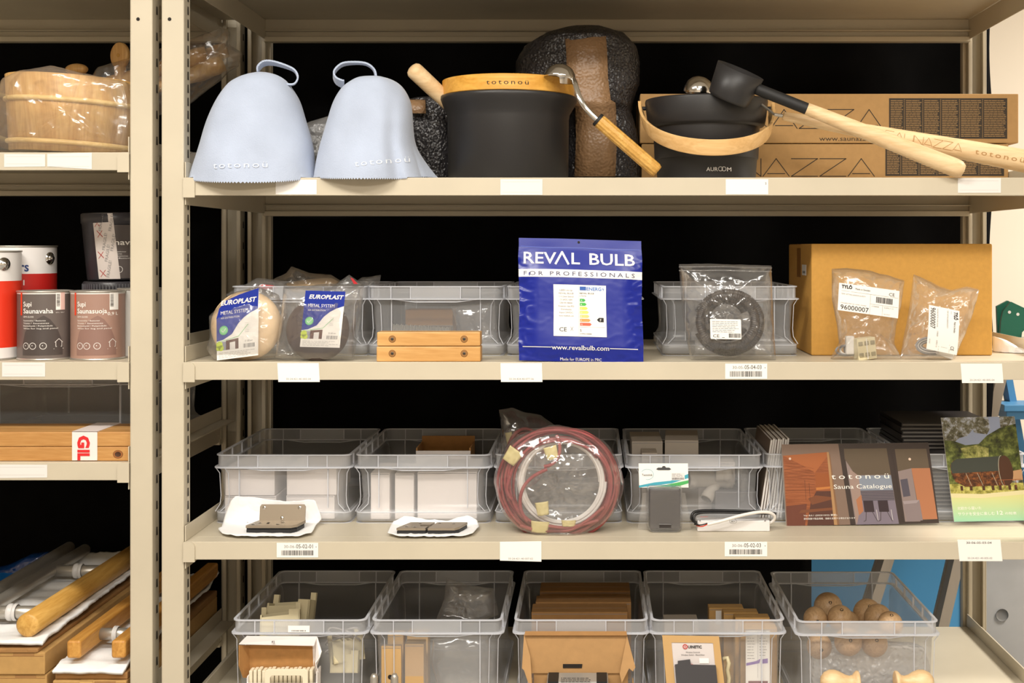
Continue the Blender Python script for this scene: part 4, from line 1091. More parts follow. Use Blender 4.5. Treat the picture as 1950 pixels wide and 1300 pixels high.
# ================================================================== shelf with the catalogues
def boxbetween(m, x0, y0, x1, y1, Y, d, mt, zb=None):
    a, b = W(x0, y1, Y), W(x1, y0, Y)
    m.box(a.x, b.x, Y, Y + d, a.z if zb is None else zb, b.z, mt); return a, b
def carton(lb, x0, y0, x1, y1, Y, d, mt, grp, zb=None, name='small_box', rz=0, extra=None):
    a, b = W(x0, y1, Y), W(x1, y0, Y); z0 = a.z if zb is None else zb
    r = thing(name, lb, 'box', ((a.x + b.x) / 2, Y, z0), grp, local=True)
    w2 = (b.x - a.x) / 2; h = b.z - z0
    m = MB(); m.box(-w2, w2, 0, d, 0, h, mt); m.build('carton', r, bev=.0012)
    m = MB(); m.box(-w2 + .0015, w2 - .0015, -.0004, .0002, h * .985 - .0022, h * .985 - .0012, GREYINK)
    m.box(-w2 + .004, w2 - .004, d * .48, d * .485, h, h + .0002, GREYINK); m.build('flap_seam', r)
    if extra: extra(r, w2, h, d)
    r.rotation_euler.z = math.radians(rz); return r
WB = mat('white carton', (236, 228, 224), .7)
gW = 'white boxes in the bins'; ZB = Z3 + .0045
carton('white box low on the left in the first bin, under another', 428, 944, 526, 990, .180, .15, WB, gW, ZB)
carton('white box on top left in the first bin', 429, 891, 523, 943.3, .178, .15, WB, gW)
carton('white box low on the right in the first bin, under another', 545, 943, 637, 990, .180, .15, WB, gW, ZB)
carton('white box on top right in the first bin', 546, 889, 641, 942.3, .178, .15, WB, gW)
carton('narrow white box on end at the left in the second bin', 706, 900, 742, 990, .176, .12, WB, gW, ZB)
carton('narrow white box on end beside the wide one in the second bin', 752, 901, 788, 990, .178, .12, WB, gW, ZB)
carton('wide white box at the right in the second bin', 795, 898, 908, 990, .180, .16, WB, gW, ZB)
bx = thing('open_box', 'box with brown lining open at the back of the second bin', 'box', tuple(W(845, 985, .38)))
m = MB(); a, b = W(792, 864, .36), W(896, 853, .36); m.box(a.x, b.x, .36, .363, ZB, b.z - .006, WB); m.box(a.x, b.x, .46, .463, ZB, b.z + .012, KRAFTIN); m.box(a.x, a.x + .003, .363, .46, ZB, b.z, KRAFTIN); m.box(b.x - .003, b.x, .363, .46, ZB, b.z, KRAFTIN); m.box(a.x, b.x, .363, .46, ZB, ZB + .003, KRAFTIN); m.build('carton', bx)
# bin of fittings
gF = 'grey pipe fittings in the bin'
for lb, p, q, r_ in [('long grey pipe tee running along the bin', (1310, 912, .20), (1392, 912, .22), .019), ('short grey collar fitting at the right of the tee', (1362, 902, .19), (1392, 902, .19), .014), ('grey fitting leaning low in the bin beside the driver', (1345, 950, .19), (1372, 905, .22), .013)]:
    f = thing('pipe_fitting', lb, 'pipe fitting', tuple(W(*p)), gF)
    m = MB(); Mx, L = AX(W(*p), W(*q)); pv = mat('grey plastic pipe', (186, 178, 168), .45)
    m.lathe([(r_ * .8, 0), (r_, .0), (r_ * 1.05, .002), (r_ * 1.05, .014), (r_ * .92, .016), (r_ * .92, L - .016), (r_ * 1.05, L - .014), (r_ * 1.05, L), (r_ * .8, L), (r_ * .8, .002)], pv, Mx, 32); m.build('pipe', f)
gP = 'grey flat cartons in the fittings bin'
GC = mat('greyish carton', (168, 158, 146), .8)
carton('grey flat carton at the back left of the fittings bin', 1203, 840, 1262, 880, .27, .14, GC, gP, ZB, rz=0)
carton('grey flat carton in the middle of the fittings bin', 1266, 838, 1330, 880, .27, .15, GC, gP, ZB, rz=-4)
carton('small printed grey carton at the front left of the fittings bin', 1222, 862, 1252, 880, .18, .06, GC, gP, ZB)
carton('dark grey carton standing at the right of the fittings bin', 1362, 935, 1440, 985, .185, .12, mat('dark grey carton', (96, 92, 92), .6), gP, ZB)
carton('white cut-out card insert behind the blister pack', 1330, 880, 1400, 935, .26, .05, WB, gP, ZB)
fill_bag('small zip bag of parts at the right of the fittings bin', [(1400, 870), (1425, 895), (1428, 925), (1415, 960), (1402, 960), (1405, 930)], .2, seed=6)
# hinges on their foam wraps
def wrap(lb, out, Yf, seed):
    o = thing('foam_wrap', lb, 'wrap', tuple(W(out[0][0], out[0][1], .05)), 'white foam wraps under the hinges')
    P = resample(out, 90); c = sum(P, Vector((0, 0))) / 90; vs = []
    for j in range(25):
        for p in P:
            q = c + (p - c) * (j / 24); w3 = W(q.x, q.y, Yf(q.x, q.y)); base = Z3 + .0022
            cr = crease(Vector((q.x * .03, q.y * .03, seed)))
            w3.z = max(base, w3.z) + .0022 * (cr + 1) * (.3 + .7 * (j / 24)); w3.y += .002 * cr
            vs.append(w3)
    m = MB(); m.add(vs, [(j * 90 + i, (j + 1) * 90 + i, (j + 1) * 90 + (i + 1) % 90, j * 90 + (i + 1) % 90) for j in range(24) for i in range(90)], FOAM, None, True); m.build('foam', o, solid=.0012)
def deckY(x, y, z=Z3 + .004): return D * ((H0 - z) * 1000 / (y - CY) - 1)
wrap('white foam wrap under the angled hinge, propped on the first bin', [(422, 1006), (428, 985), (440, 955), (450, 947), (500, 952), (548, 957), (600, 954), (606, 972), (613, 990), (602, 1002), (594, 1016), (560, 1025), (500, 1026), (455, 1024), (424, 1018), (414, 1008)],
     lambda x, y: max(.02, min(.135, deckY(x, max(y, 985)))) , 12)
wrap('white foam wrap under the flat double hinge', [(738, 1018), (748, 996), (770, 985), (800, 990), (850, 994), (890, 984), (908, 992), (913, 1005), (900, 1018), (880, 1022), (830, 1026), (770, 1024)],
     lambda x, y: max(.02, min(.125, deckY(x, max(y, 984)))), 17)
def hplate(m, x0, x1, y0, y1, z, t, mt, cut=None, sk=0):
    """flat plate lying at height z between picture rows"""
    Ya, Yb_ = deckY(0, y1, z), deckY(0, y0, z)
    def P(x, Y): return ((x - CX) * KX(Y), Y)
    pts = [P(x0, Ya), P(x1 - 8, Ya), P(x1, Ya + .008), P(x1 + sk, Yb_), P(x0 + sk + 6, Yb_)] if not cut else cut
    m.prism(pts, z - t, z, mt); return Ya, Yb_
RUB = mat('black rubber', (26, 26, 28), .5)
h = thing('glass_hinge', 'angled satin nickel hinge resting on white foam', 'hinge', tuple(W(518, 1012, .05)), 'satin hinges on foam')
zh = Z3 + .022
m = MB(); A0 = W(469, 1003, .045); Bx = W(561, 1003, .045).x
m.prism([(A0.x, .040), (Bx - .006, .040), (Bx + .004, .050), (Bx + .012, .088), (A0.x + .014, .088)], zh - .005, zh, NICKEL)
m.prism([(A0.x + .001, .042), (Bx - .007, .042), (Bx + .003, .052), (Bx + .010, .088), (A0.x + .014, .088)], zh - .0055, zh - .0075, RUB)
m.prism([(A0.x + .001, .041), (Bx - .007, .041), (Bx + .003, .051), (Bx + .010, .086), (A0.x + .014, .086)], zh - .0145, zh - .008, RUB)
m.build('base_plate', h, bev=.0008)
m = MB(); Mp = T(A0.x + .015, .088, zh - .004) @ RX(-12)
wB = Bx + .011 - A0.x - .015
m.prism([(0, 0), (wB, 0), (wB, .030), (wB - .003, .0345), (.003, .0345), (0, .030)], 0, .005, NICKEL, Mp @ RX(90)); m.build('wall_plate', h, bev=.0008)
m = MB()
for sx, sy in ((.009, .028), (wB - .011, .028), (wB / 2, .008)):
    m = MB(); m.lathe([(0, .001), (.0028, .001), (.0036, 0)], CHROME, Mp @ T(sx, -.0052, sy) @ RX(90), 20); m.build('screw', h)
for sx, sy in ((.022, .064), (.066, .066), (.012, .050), (.060, .05)):
    m = MB(); m.lathe([(.0038, 0), (.003, .0008), (0, .001)], CHROME, T(A0.x + sx, sy, zh), 20); m.build('screw', h)
m = MB(); m.box(A0.x + .036, A0.x + .041, .055, .066, zh, zh + .0002, PAINT_DARK); m.build('slot', h)
h = thing('glass_hinge', 'flat double-plate satin hinge on white foam in front of the second bin', 'hinge', tuple(W(820, 1015, .05)), 'satin hinges on foam')
zh = Z3 + .018
x0 = W(757, 0, .05).x; x1 = W(812, 0, .05).x; x2 = W(816, 0, .05).x; x3 = W(873, 0, .05).x
for nm, pts in (('left_leaf', [(x0, .035), (x1, .035), (x1 + .003, .052), (x1 - .012, .052), (x1 - .014, .066), (x1 + .006, .066), (x1 + .012, .088), (x0 + .020, .088)]), ('right_leaf', [(x2, .035), (x3 - .006, .035), (x3 + .002, .045), (x3 + .014, .088), (x2 + .013, .088)])):
    m = MB(); m.prism(pts, zh - .0045, zh, NICKEL); c = Vector((sum(p[0] for p in pts) / len(pts), sum(p[1] for p in pts) / len(pts)))
    if nm[0] == 'r' or 1:
        sh = [(p[0] * .985 + c.x * .015, p[1] * .96 + c.y * .04) for p in pts]; m.prism(sh, zh - .013, zh - .0055, RUB)
    m.build('leaf', h, bev=.0007)
for sx, sy in ((x0 + .018, .050), (x0 + .034, .045), (x0 + .040, .080), (x3 - .012, .076), (x2 + .018, .08)):
    m = MB(); m.lathe([(.0035, 0), (.003, .0007), (0, .0009)], CHROME, T(sx, sy, zh), 18); m.build('screw', h)

# red cable coil in a bag
REDC = mat('dull red cable', (158, 74, 74), .5); WHC = mat('white cable', (232, 228, 224), .45); YT = mat('yellowish tape', (222, 208, 150), .5, bs=.3, bsc=60)
cc = thing('cable_coil', 'coil of dull red cable with a white inner ring in a clear bag', 'cable coil', tuple(W(1065, 1020, .07)), 'bagged red cable coils')
ccx, ccy, Yc = 1064, 921, .085
m = MB(); P = []
turns = 13; n = turns * 72
for i in range(n + 1):
    a = 2 * PI * i / 72; tnum = i / 72
    rr_ = 98 + 8.5 * math.sin(tnum * 2.1) + 3.5 * noise.noise(Vector((math.cos(a) * 1.5, math.sin(a) * 1.5, tnum * .9)))+ 2.5 * math.sin(tnum * 5)
    ex, ey = 4 * math.sin(tnum * 1.7), 3 * math.cos(tnum * 2.3)
    P.append(W(ccx + ex + rr_ * 1.04 * math.cos(a), ccy + ey - rr_ * .985 * math.sin(a), Yc + .016 * math.sin(tnum * 3.7) + .004 * noise.noise(Vector((a, tnum, 0)))))
m.tube(P, .0030, REDC, n=7); m.build('red_cable', cc)
m = MB()
for pts in ([(1060, 828), (1068, 850), (1064, 872), (1050, 886), (1036, 888)], [(1042, 893), (1015, 905), (996, 925), (989, 950), (992, 975), (1004, 992)], [(975, 950), (962, 935), (972, 905)], [(1040, 1000), (1080, 1008), (1140, 990)], [(990, 1000), (1030, 1012), (1075, 1014)], [(1000, 1004), (1050, 1018), (1100, 1008), (1150, 965)]):
    Q = [W(x, y, Yc - .022) for x, y in pts]; S = []
    for i in range(len(Q) - 1):
        for t in range(6): S.append(Q[i].lerp(Q[i + 1], t / 6))
    S.append(Q[-1])
    for _ in range(12): S = [S[0]] + [(S[i - 1] + S[i] * 2 + S[i + 1]) / 4 for i in range(1, len(S) - 1)] + [S[-1]]
    for p_ in S: p_.z = max(p_.z, Z3 + .006)
    m.tube(S, .0034, REDC, n=8)
m.build('loose_end', cc)
m = MB(); P = []
for i in range(6 * 60 + 1):
    a = 2 * PI * i / 60; k = i / 60
    P.append(W(ccx + 6 + (72 + k * 1.9) * math.cos(a), ccy - 4 - (74 + k * 1.6) * math.sin(a), Yc + .004 * math.sin(k * 4)))
m.tube(P, .0030, WHC, n=7); m.build('white_cable', cc)
for x, y, w_, h_, rz in ((976, 868, 26, 30, -35), (1050, 862, 22, 26, 15), (1033, 968, 22, 26, 8), (1028, 1003, 30, 22, -5), (1083, 996, 24, 12, 0)):
    m = MB(); c = W(x, y, Yc - .024); c.z = max(c.z, Z3 + .013); M = T(c) @ RY(-rz)
    m.grid(lambda u, v: ((u - .5) * w_ * .001 * (1 + .2 * v), -.003 * math.sin(PI * u) - .002 * noise.noise(Vector((u * 4, v * 4, x))), (v - .5) * h_ * .001), 8, 8, YT, M); m.build('tape', cc, solid=.001)
m = MB(); ol = [(ccx + (124 + 9 * noise.noise(Vector((math.cos(a) * 2, math.sin(a) * 2, 5)))) * math.cos(a), ccy - 4 + (108 + 8 * noise.noise(Vector((math.cos(a) * 2, math.sin(a) * 2, 9)))) * math.sin(a)) for a in [i * PI / 20 for i in range(40)]]
bag(m, [(x, min(y, 1022)) for x, y in ol], FILM2, Yc, .050, .03, .005, ws=16, seed=77, n=150, rings=36, minZ=Z3 + .001, edge=.6, pw=.35); m.build('film', cc)
cc = thing('cable_coil', 'second bagged red cable coil standing behind in its bin', 'cable coil', tuple(W(1005, 985, .3)), 'bagged red cable coils')
m = MB(); P = []
for i in range(9 * 48 + 1):
    a = 2 * PI * i / 48; k = i / 48; P.append(W(1000 + (48 + 4 * math.sin(k * 2)) * math.cos(a) * .7, 872 - (52 + 4 * math.cos(k * 3)) * math.sin(a), .28 + .022 * math.sin(k * 2.7) + .03 * math.cos(a)))
m.tube(P, .0034, REDC, n=7); m.build('red_cable', cc)
m = MB(); M = T(W(972, 845, .25)) @ RY(-10); m.grid(lambda u, v: ((u - .5) * .014, -.004 * math.sin(PI * u), (v - .5) * .05), 6, 6, YT, M); m.build('tape', cc, solid=.001)
m = MB(); bag(m, [(950, 780), (975, 776), (1000, 785), (1030, 790), (1060, 812), (1070, 850), (1060, 930), (1000, 950), (950, 920), (938, 860), (955, 820)], FILM2, .27, .05, .04, .008, seed=61); m.build('film', cc)

# blister pack
bp = thing('blister_pack', 'hang pack with a dark cube in clear blister under a white card', 'blister pack', tuple(W(1268, 1005, .1)))
Y = .11; M = AF((1216, 882), (1310, 882), (1217, 926), Y, 94, 44, Y - .006)
m = MB(); slot = [(33, 11), (37, 8), (44, 8), (46, 5), (50, 5), (52, 8), (58, 8), (62, 11), (58, 13), (37, 13)]
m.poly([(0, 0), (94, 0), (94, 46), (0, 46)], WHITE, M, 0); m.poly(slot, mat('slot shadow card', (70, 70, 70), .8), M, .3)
TEAL = mat('teal swoosh', (60, 160, 180), .5); GRN = mat('green swoosh', (70, 170, 90), .5)
m.poly([(0, 42), (30, 36), (60, 33), (94, 20), (94, 28), (62, 38), (30, 42), (0, 46)], TEAL, M, .2); m.poly([(20, 46), (50, 41), (94, 32), (94, 46)], GRN, M, .25); m.poly([(60, 46), (80, 42), (94, 38), (94, 46)], WHITE2, M, .3)
m.text('Tecnolink', 6, 24, 6, INK, M, width=20); m.line([(16 + 12 * math.cos(t * PI / 10 - 2.6), 21 + 10 * math.sin(t * PI / 10 - 2.6)) for t in range(15)], .6, TEAL, M, .3)
m.poly([(62, 18), (87, 18), (87, 32), (62, 32)], WHITE2, M, .35); m.blur(63, 19, 86, 26, GREYINK, M, 3, .4, .5); m.bars(63, 27, 86, 31, INK, M, 18, .5)
m.build('header_card', bp, solid=.0006)
m = MB(); a, b = W(1236, 1000, .075), W(1297, 928, .075)
m.box(a.x + .001, b.x - .001, .078, .118, Z3 + .006, b.z - .004, mat('dark grey relay', (60, 54, 54), .35)); m.box(a.x + .018, b.x - .018, .074, .078, Z3 + .008, Z3 + .018, mat('dark grey relay', (60, 54, 54), .35)); m.build('relay', bp, bev=.003)
m = MB(); L = []
for (f, yy) in ((.001, .118), (.0, .10), (-.002, .082), (-.006, .074)):
    q = rr((b.x - a.x) / 2 + .004 + f, 0, (b.z - Z3) - .001 + f, .008, 0); L.append([(p[0] + (a.x + b.x) / 2, yy, p[1] + Z3 + .001) for p in q])
m.loft(L, BLISTER, cap1=True); 
aw = (b.x + a.x) / 2
m.grid(lambda u, v: (aw + (u - .5) * (.084 + .022 * (1 - v)), .112 - .012 * (1 - v), Z3 + .001 + .07 * v), 12, 12, BLISTER); m.build('blister', bp)

# led driver
ALU = mat('white aluminium', (226, 224, 224), .4); 
dr = thing('led_driver', 'slim white driver box with looped black and white leads', 'driver', tuple(W(1400, 1006, .07)))
m = MB(); Y = .085; a, b = W(1328, 1002, Y), W(1466, 982, Y); zb = Z3 + .0005; hh = .021
m.box(a.x, b.x, Y, Y + .03, zb, zb + hh, ALU); M = PX(Y); k = KX(Y)
m.build('case', dr, bev=.001)
m = MB(); m.line([(1396 + 7 * math.cos(t * PI / 8), 992 + 4.5 * math.sin(t * PI / 8)) for t in range(17)], .4, INK, M); m.text('SELV', 1396, 994, 4, INK, M, align='c'); m.disc(1457, 991, 1.8, GREYINK, M); m.disc(1333, 991, 1.6, GREYINK, M); m.text('DC OUTPUT', 1334, 984.5, 2.5, ORANGE, M); m.build('print', dr)
def cable(nm, par, pts, r_, mt, it=14):
    Q = [W(*p) for p in pts]; S = []
    for i in range(len(Q) - 1):
        for t in range(8): S.append(Q[i].lerp(Q[i + 1], t / 8))
    S.append(Q[-1])
    for _ in range(it): S = [S[0]] + [(S[i - 1] + S[i] * 2 + S[i + 1]) / 4 for i in range(1, len(S) - 1)] + [S[-1]]
    for p_ in S: p_.z = max(p_.z, Z3 + r_ + .0005)
    m = MB(); m.tube(S, r_, mt, n=10); m.build(nm, par)
BLK = mat('black cable', (20, 20, 22), .4)
cable('black_lead', dr, [(1328, 996, .09), (1316, 990, .08), (1318, 976, .082), (1332, 971, .09), (1400, 972, .1), (1460, 974, .1), (1478, 978, .1)], .0028, BLK)
cable('black_lead', dr, [(1330, 1000, .085), (1321, 994, .075), (1322, 980, .08), (1336, 975, .085), (1400, 976, .095), (1470, 978, .095)], .0022, BLK)
cable('white_lead', dr, [(1347, 998, .07), (1370, 993, .068), (1410, 981, .07), (1445, 974, .08), (1468, 975, .085), (1477, 983, .09), (1472, 993, .095), (1460, 998, .1)], .0032, WHC)
cable('red_wire', dr, [(1326, 1000, .075), (1336, 1003, .068), (1347, 998, .068)], .0012, ORANGE); cable('black_wire', dr, [(1322, 998, .075), (1334, 1000, .066), (1347, 996, .067)], .0012, BLK)

# catalogue: landscape cover with a picture of an interior
ct = thing('sauna_catalogue', 'landscape catalogue with a wood sauna interior cover, leaning back', 'catalogue', tuple(W(1640, 1001, .136)))
M = AF((1488, 846), (1768, 842.5), (1497, 1001), .157, 290, 158, .137)
P1 = W(1785, 998, .137)
q0 = M @ Vector((0, -158, 0)); q1 = M @ Vector((290, -158, 0)); sh_ = (P1 - q1) / 158 / 290
def cw(p):  # the cover's lower edge is a touch wider and slid right of its upper one
    return Vector((p.x * (1 + .032 * (-p.y / 158)), p.y + .006 * p.x * (-p.y / 158), p.z))
m = MB(cw)
C = lambda n_, r_, g_, b_: mat(n_, (int(r_ * .86), int(g_ * .86), int(b_ * .86)), .3)
tp = C('cover taupe', 146, 122, 108); cw1 = wood('cover cedar', (120, 62, 34), (158, 92, 56), 'x', 30, .3); cdk = C('cover brown', 96, 58, 48); cgl = C('cover glow', 214, 136, 72)
dkf = C('cover frame', 66, 54, 52); olive = C('cover ceiling', 108, 92, 76); lil = C('cover wall', 158, 140, 138); sky = C('cover window', 150, 160, 176); slat = C('cover railing', 92, 88, 102); chair = C('cover chair', 60, 46, 54); stone = C('cover stone', 150, 136, 138); wc = C('cover panel', 196, 130, 92); flr = C('cover floor', 140, 130, 146)
m.rect(0, 0, 290, 158, tp, M, .2, 20)
pp = lambda pts, c, h: m.poly(pts, c, M, h)
pp([(2, 22), (90, 16), (92, 158), (2, 158)], cw1, .4); pp([(2, 22), (90, 16), (90, 22), (62, 56), (40, 42)], C('cover cedar light', 186, 108, 62), .5)
pp([(62, 56), (92, 58), (92, 80), (62, 92)], C('cover cedar mid', 168, 92, 48), .55); pp([(62, 85), (92, 83), (92, 87), (62, 90)], cgl, .6)
pp([(50, 112), (62, 92), (92, 92), (92, 158), (40, 158)], cdk, .5); pp([(45, 106), (60, 100), (92, 104), (92, 108), (52, 118)], C('cover bench', 136, 80, 52), .6)
pp([(30, 128), (92, 124), (92, 129), (26, 134)], C('cover bench', 136, 80, 52), .6); pp([(2, 120), (42, 116), (36, 158), (2, 158)], C('cover dark cedar', 120, 66, 50), .55)
m.line([(41, 70), (41, 108)], .6, cdk, M, .7); m.line([(49, 76), (49, 108)], .6, cdk, M, .7)
pp([(88, 16), (92, 16), (97, 158), (91, 158)], C('cover jamb', 196, 150, 104), .7); pp([(92, 20), (94, 20), (101, 158), (97, 158)], C('cover jamb dark', 150, 110, 80), .7)
m.disc(15, 28, 2.4, C('cover lamp', 250, 222, 200), M, .8)
for i in range(9): m.line([(4, 34 + i * 7), (60, 48 + i * 5.2)], .4, C('cover plank', 130, 70, 36), M, .65)
pp([(112, 0), (290, 0), (290, 158), (122, 158)], dkf, .4)
pp([(122, 10), (206, 10), (214, 158), (132, 158)], lil, .6); pp([(122, 10), (206, 10), (209, 62), (140, 62), (122, 30)], olive, .7)
pp([(146, 63), (209, 63), (210, 92), (147, 92)], sky, .75); pp([(130, 50), (146, 63), (148, 140), (134, 158), (128, 80)], C('cover side wall', 176, 150, 140), .72)
pp([(147, 92), (210, 92), (211, 112), (148, 112)], slat, .8)
for i in range(6): m.line([(148, 94 + i * 3.2), (211, 94 + i * 3.2)], .7, stone, M, .9)
pp([(148, 112), (211, 112), (214, 158), (134, 158)], flr, .75); pp([(137, 110), (148, 100), (149, 132), (140, 140)], wc, .85)
for x in (160, 188):
    pp([(x - 10, 112), (x + 9, 112), (x + 10, 134), (x - 9, 134)], chair, 1); m.line([(x - 6, 134), (x - 8, 150), (x - 12, 152)], 1, dkf, M, 1); m.line([(x + 6, 134), (x + 14, 152)], 1, dkf, M, 1); m.line([(x + 14, 130), (x + 15, 150)], .7, WHITE2, M, 1)
pp([(216, 12), (284, 12), (288, 150), (226, 154)], olive, .6); pp([(222, 56), (250, 50), (255, 154), (226, 154)], lil, .7); pp([(226, 72), (240, 70), (242, 104), (228, 106)], slat, .75)
pp([(250, 50), (286, 50), (288, 150), (256, 150)], wc, .8); pp([(226, 114), (258, 112), (260, 152), (230, 154)], stone, .85); pp([(226, 114), (258, 112), (252, 118), (228, 120)], C('cover stone top', 176, 162, 166), .9)
m.disc(249, 32, 2.6, C('cover lamp', 250, 222, 200), M, .9); m.poly([(216, 12), (222, 12), (226, 154), (222, 154)], dkf, M, .95)
m.text('totono\u00fc', 93, 69, 15, WHITE, M, width=112, h=1.3, sp=1.4); m.text('Sauna Catalogue', 96, 88, 12, WHITE, M, width=112, h=1.3)
m.text('Ver 8.0.1 (2025/10/22 \u66f4\u65b0)', 34, 140, 4, WHITE, M, width=64, h=1.3); m.text('\u8cc7\u6750\u9ad8\u9a30\u3084\u88fd\u54c1\u60c5\u5831\u3001\u4fa1\u683c\u3092\u5909\u66f4\u3059\u308b\u5834\u5408\u304c\u3042\u308a\u307e\u3059', 34, 146.5, 4, WHITE, M, width=98, h=1.3)
m.build('cover', ct)
m = MB(cw); m.grid(lambda u, v: (290 * (1 - u), -158 * (1 - v), -3.2), 4, 4, WHITE, M, False)
m.prism([(0, 0), (0, -158), (290, -158), (290, 0)], -3.2, 0, WHITE, M); m.build('pages', ct)

# booklet with the barrel picture
bk = thing('green_booklet', 'portrait booklet with a barrel cabin under trees on its cover', 'booklet', tuple(W(1885, 993, .138)))
M = AF((1792, 795), (1932, 792.5), (1817, 993), .162, 142, 200, .138)
mt, nt, out = newmat('foliage print'); v_ = coords(nt, (1, 1, 1)); n1 = N(nt, 'TexNoise', Scale=60.0, Detail=6.0, Roughness=.7); nt.links.new(v_, n1.inputs['Vector'])
r_ = N(nt, 'ValToRGB'); els = r_.color_ramp.elements; els[0].position = .36; els[0].color = srgb(28, 32, 14); els[1].position = .66; els[1].color = srgb(126, 134, 70)
e = els.new(.5); e.color = srgb(74, 82, 34); p_ = N(nt, 'BsdfPrincipled', Roughness=.3); nt.links.new(n1.outputs['Fac'], r_.inputs[0]); nt.links.new(r_.outputs[0], p_.inputs['Base Color']); nt.links.new(p_.outputs[0], out.inputs[0]); FOL = mt
def foliage(name, a, b, c, sc__):
    mt, nt, out = newmat(name); v_ = coords(nt); n1 = N(nt, 'TexNoise', Scale=sc__, Detail=6.0, Roughness=.75); nt.links.new(v_, n1.inputs['Vector'])
    r_ = N(nt, 'ValToRGB'); els = r_.color_ramp.elements; els[0].position = .4; els[0].color = srgb(*a); els[1].position = .62; els[1].color = srgb(*c); e = els.new(.5); e.color = srgb(*b)
    p_ = N(nt, 'BsdfPrincipled', Roughness=.3); nt.links.new(n1.outputs['Fac'], r_.inputs[0]); nt.links.new(r_.outputs[0], p_.inputs['Base Color']); nt.links.new(p_.outputs[0], out.inputs[0]); return mt
FOLG = foliage('grey foliage print', (60, 58, 44), (110, 106, 84), (180, 186, 200), 75); FOLL = foliage('light foliage print', (76, 76, 32), (128, 130, 66), (176, 168, 106), 70)
GRS = foliage('grass print', (120, 116, 46), (168, 160, 80), (200, 192, 110), 90)
def bw(p): return Vector((p.x + .0 * p.y, p.y, p.z))
m = MB()
m.rect(0, 0, 142, 200, mat('sky print', (150, 160, 186), .3), M, .2)
pp = lambda pts, c, h: m.poly(pts, c, M, h)
pp([(0, 0), (56, 0), (60, 22), (46, 36), (30, 40), (14, 52), (0, 60)], FOLG, .4); pp([(52, 0), (90, 0), (92, 22), (84, 34), (60, 30)], FOLG, .45); pp([(112, 0), (142, 0), (142, 40), (112, 22)], FOLG, .4)
pp([(0, 44), (20, 46), (40, 54), (66, 52), (84, 36), (110, 22), (142, 14), (142, 110), (100, 118), (60, 100), (30, 112), (0, 150)], FOL, .5); pp([(30, 60), (60, 54), (84, 60), (80, 90), (40, 92)], FOLL, .55)
pp([(0, 108), (142, 104), (142, 160), (0, 162)], FOLG, .45)
pp([(0, 128), (142, 128), (142, 170), (0, 170)], GRS, .52); pp([(118, 106), (142, 102), (142, 122), (118, 124)], mat('fence print', (176, 134, 96), .4), .6)
bdk = mat('barrel roof print', (56, 60, 54), .3); bwd = foliage('barrel wood print', (52, 28, 18), (88, 50, 26), (136, 80, 40), 120); bend = mat('barrel end print', (70, 42, 28), .3)
pp([(6, 92), (12, 84), (24, 80), (110, 78), (118, 100), (112, 132), (30, 134), (12, 124), (6, 108)], bwd, .7)
pp([(6, 100), (8, 88), (20, 80), (104, 76), (110, 84), (106, 104), (8, 108)], bdk, .75)
m.poly([(111 + 14 * math.cos(t * PI / 16), 104 + 29 * math.sin(t * PI / 16)) for t in range(32)], bend, M, .8); m.line([(111 - 13 * math.cos((t - 8) * PI / 22) , 104 + 29 * math.sin((t - 8) * PI / 16)) for t in range(17)], 1.1, mat('hoop print', (168, 160, 140), .4), M, .9)
for x in (34, 56, 84): m.line([(x, 108), (x + 8, 132)], .8, mat('hoop print', (168, 160, 140), .4), M, .9)
m.line([(98, 122), (138, 121)], .9, mat('rail print', (150, 84, 50), .4), M, .95); m.line([(104, 122), (106, 138)], .9, mat('rail print', (150, 84, 50), .4), M, .95); m.line([(128, 121), (127, 136)], .9, mat('rail print', (150, 84, 50), .4), M, .95)
for x in (20, 38, 62, 80, 94, 112, 124): m.poly([(x, 132), (x + 5, 132), (x + 5, 141), (x, 141)], bend, M, .85)
mt, nt, out = newmat('mint fade print'); tc = N(nt, 'TexCoord'); sx_ = N(nt, 'SeparateXYZ'); nt.links.new(tc.outputs['Object'], sx_.inputs[0]); mr = N(nt, 'MapRange'); mr.inputs[1].default_value = .0; mr.inputs[2].default_value = .05
nt.links.new(sx_.outputs[2], mr.inputs[0]); r_ = N(nt, 'ValToRGB'); r_.color_ramp.elements[0].color = srgb(150, 204, 170); r_.color_ramp.elements[1].color = srgb(206, 206, 140); nt.links.new(mr.outputs[0], r_.inputs[0]); p_ = N(nt, 'BsdfPrincipled', Roughness=.3); nt.links.new(r_.outputs[0], p_.inputs['Base Color']); nt.links.new(p_.outputs[0], out.inputs[0]); MINT = mt
pp([(0, 150), (60, 152), (142, 144), (142, 200), (0, 200)], MINT, .6); pp([(0, 146), (60, 148), (142, 142), (142, 150), (60, 156), (0, 154)], mat('pale path print', (214, 204, 158), .4), .65)
m.text('\u5317\u6b27\u304b\u3089\u5c4a\u3044\u305f', 9, 177, 6.5, WHITE, M, width=46, h=.9); m.text('\u30b5\u30a6\u30ca\u3092\u5b89\u5168\u306b\u697d\u3057\u3080', 9, 188, 7, WHITE, M, width=70, h=.9); m.text('12', 84, 188, 10.5, WHITE, M, width=11, h=.9); m.text('\u306e\u77e5\u6075', 99, 188, 6, WHITE, M, width=22, h=.9)
m.build('cover', bk)
m = MB(); m.prism([(0, 0), (0, -200), (142, -200), (142, 0)], -2.2, 0, WHITE, M); m.build('pages', bk)

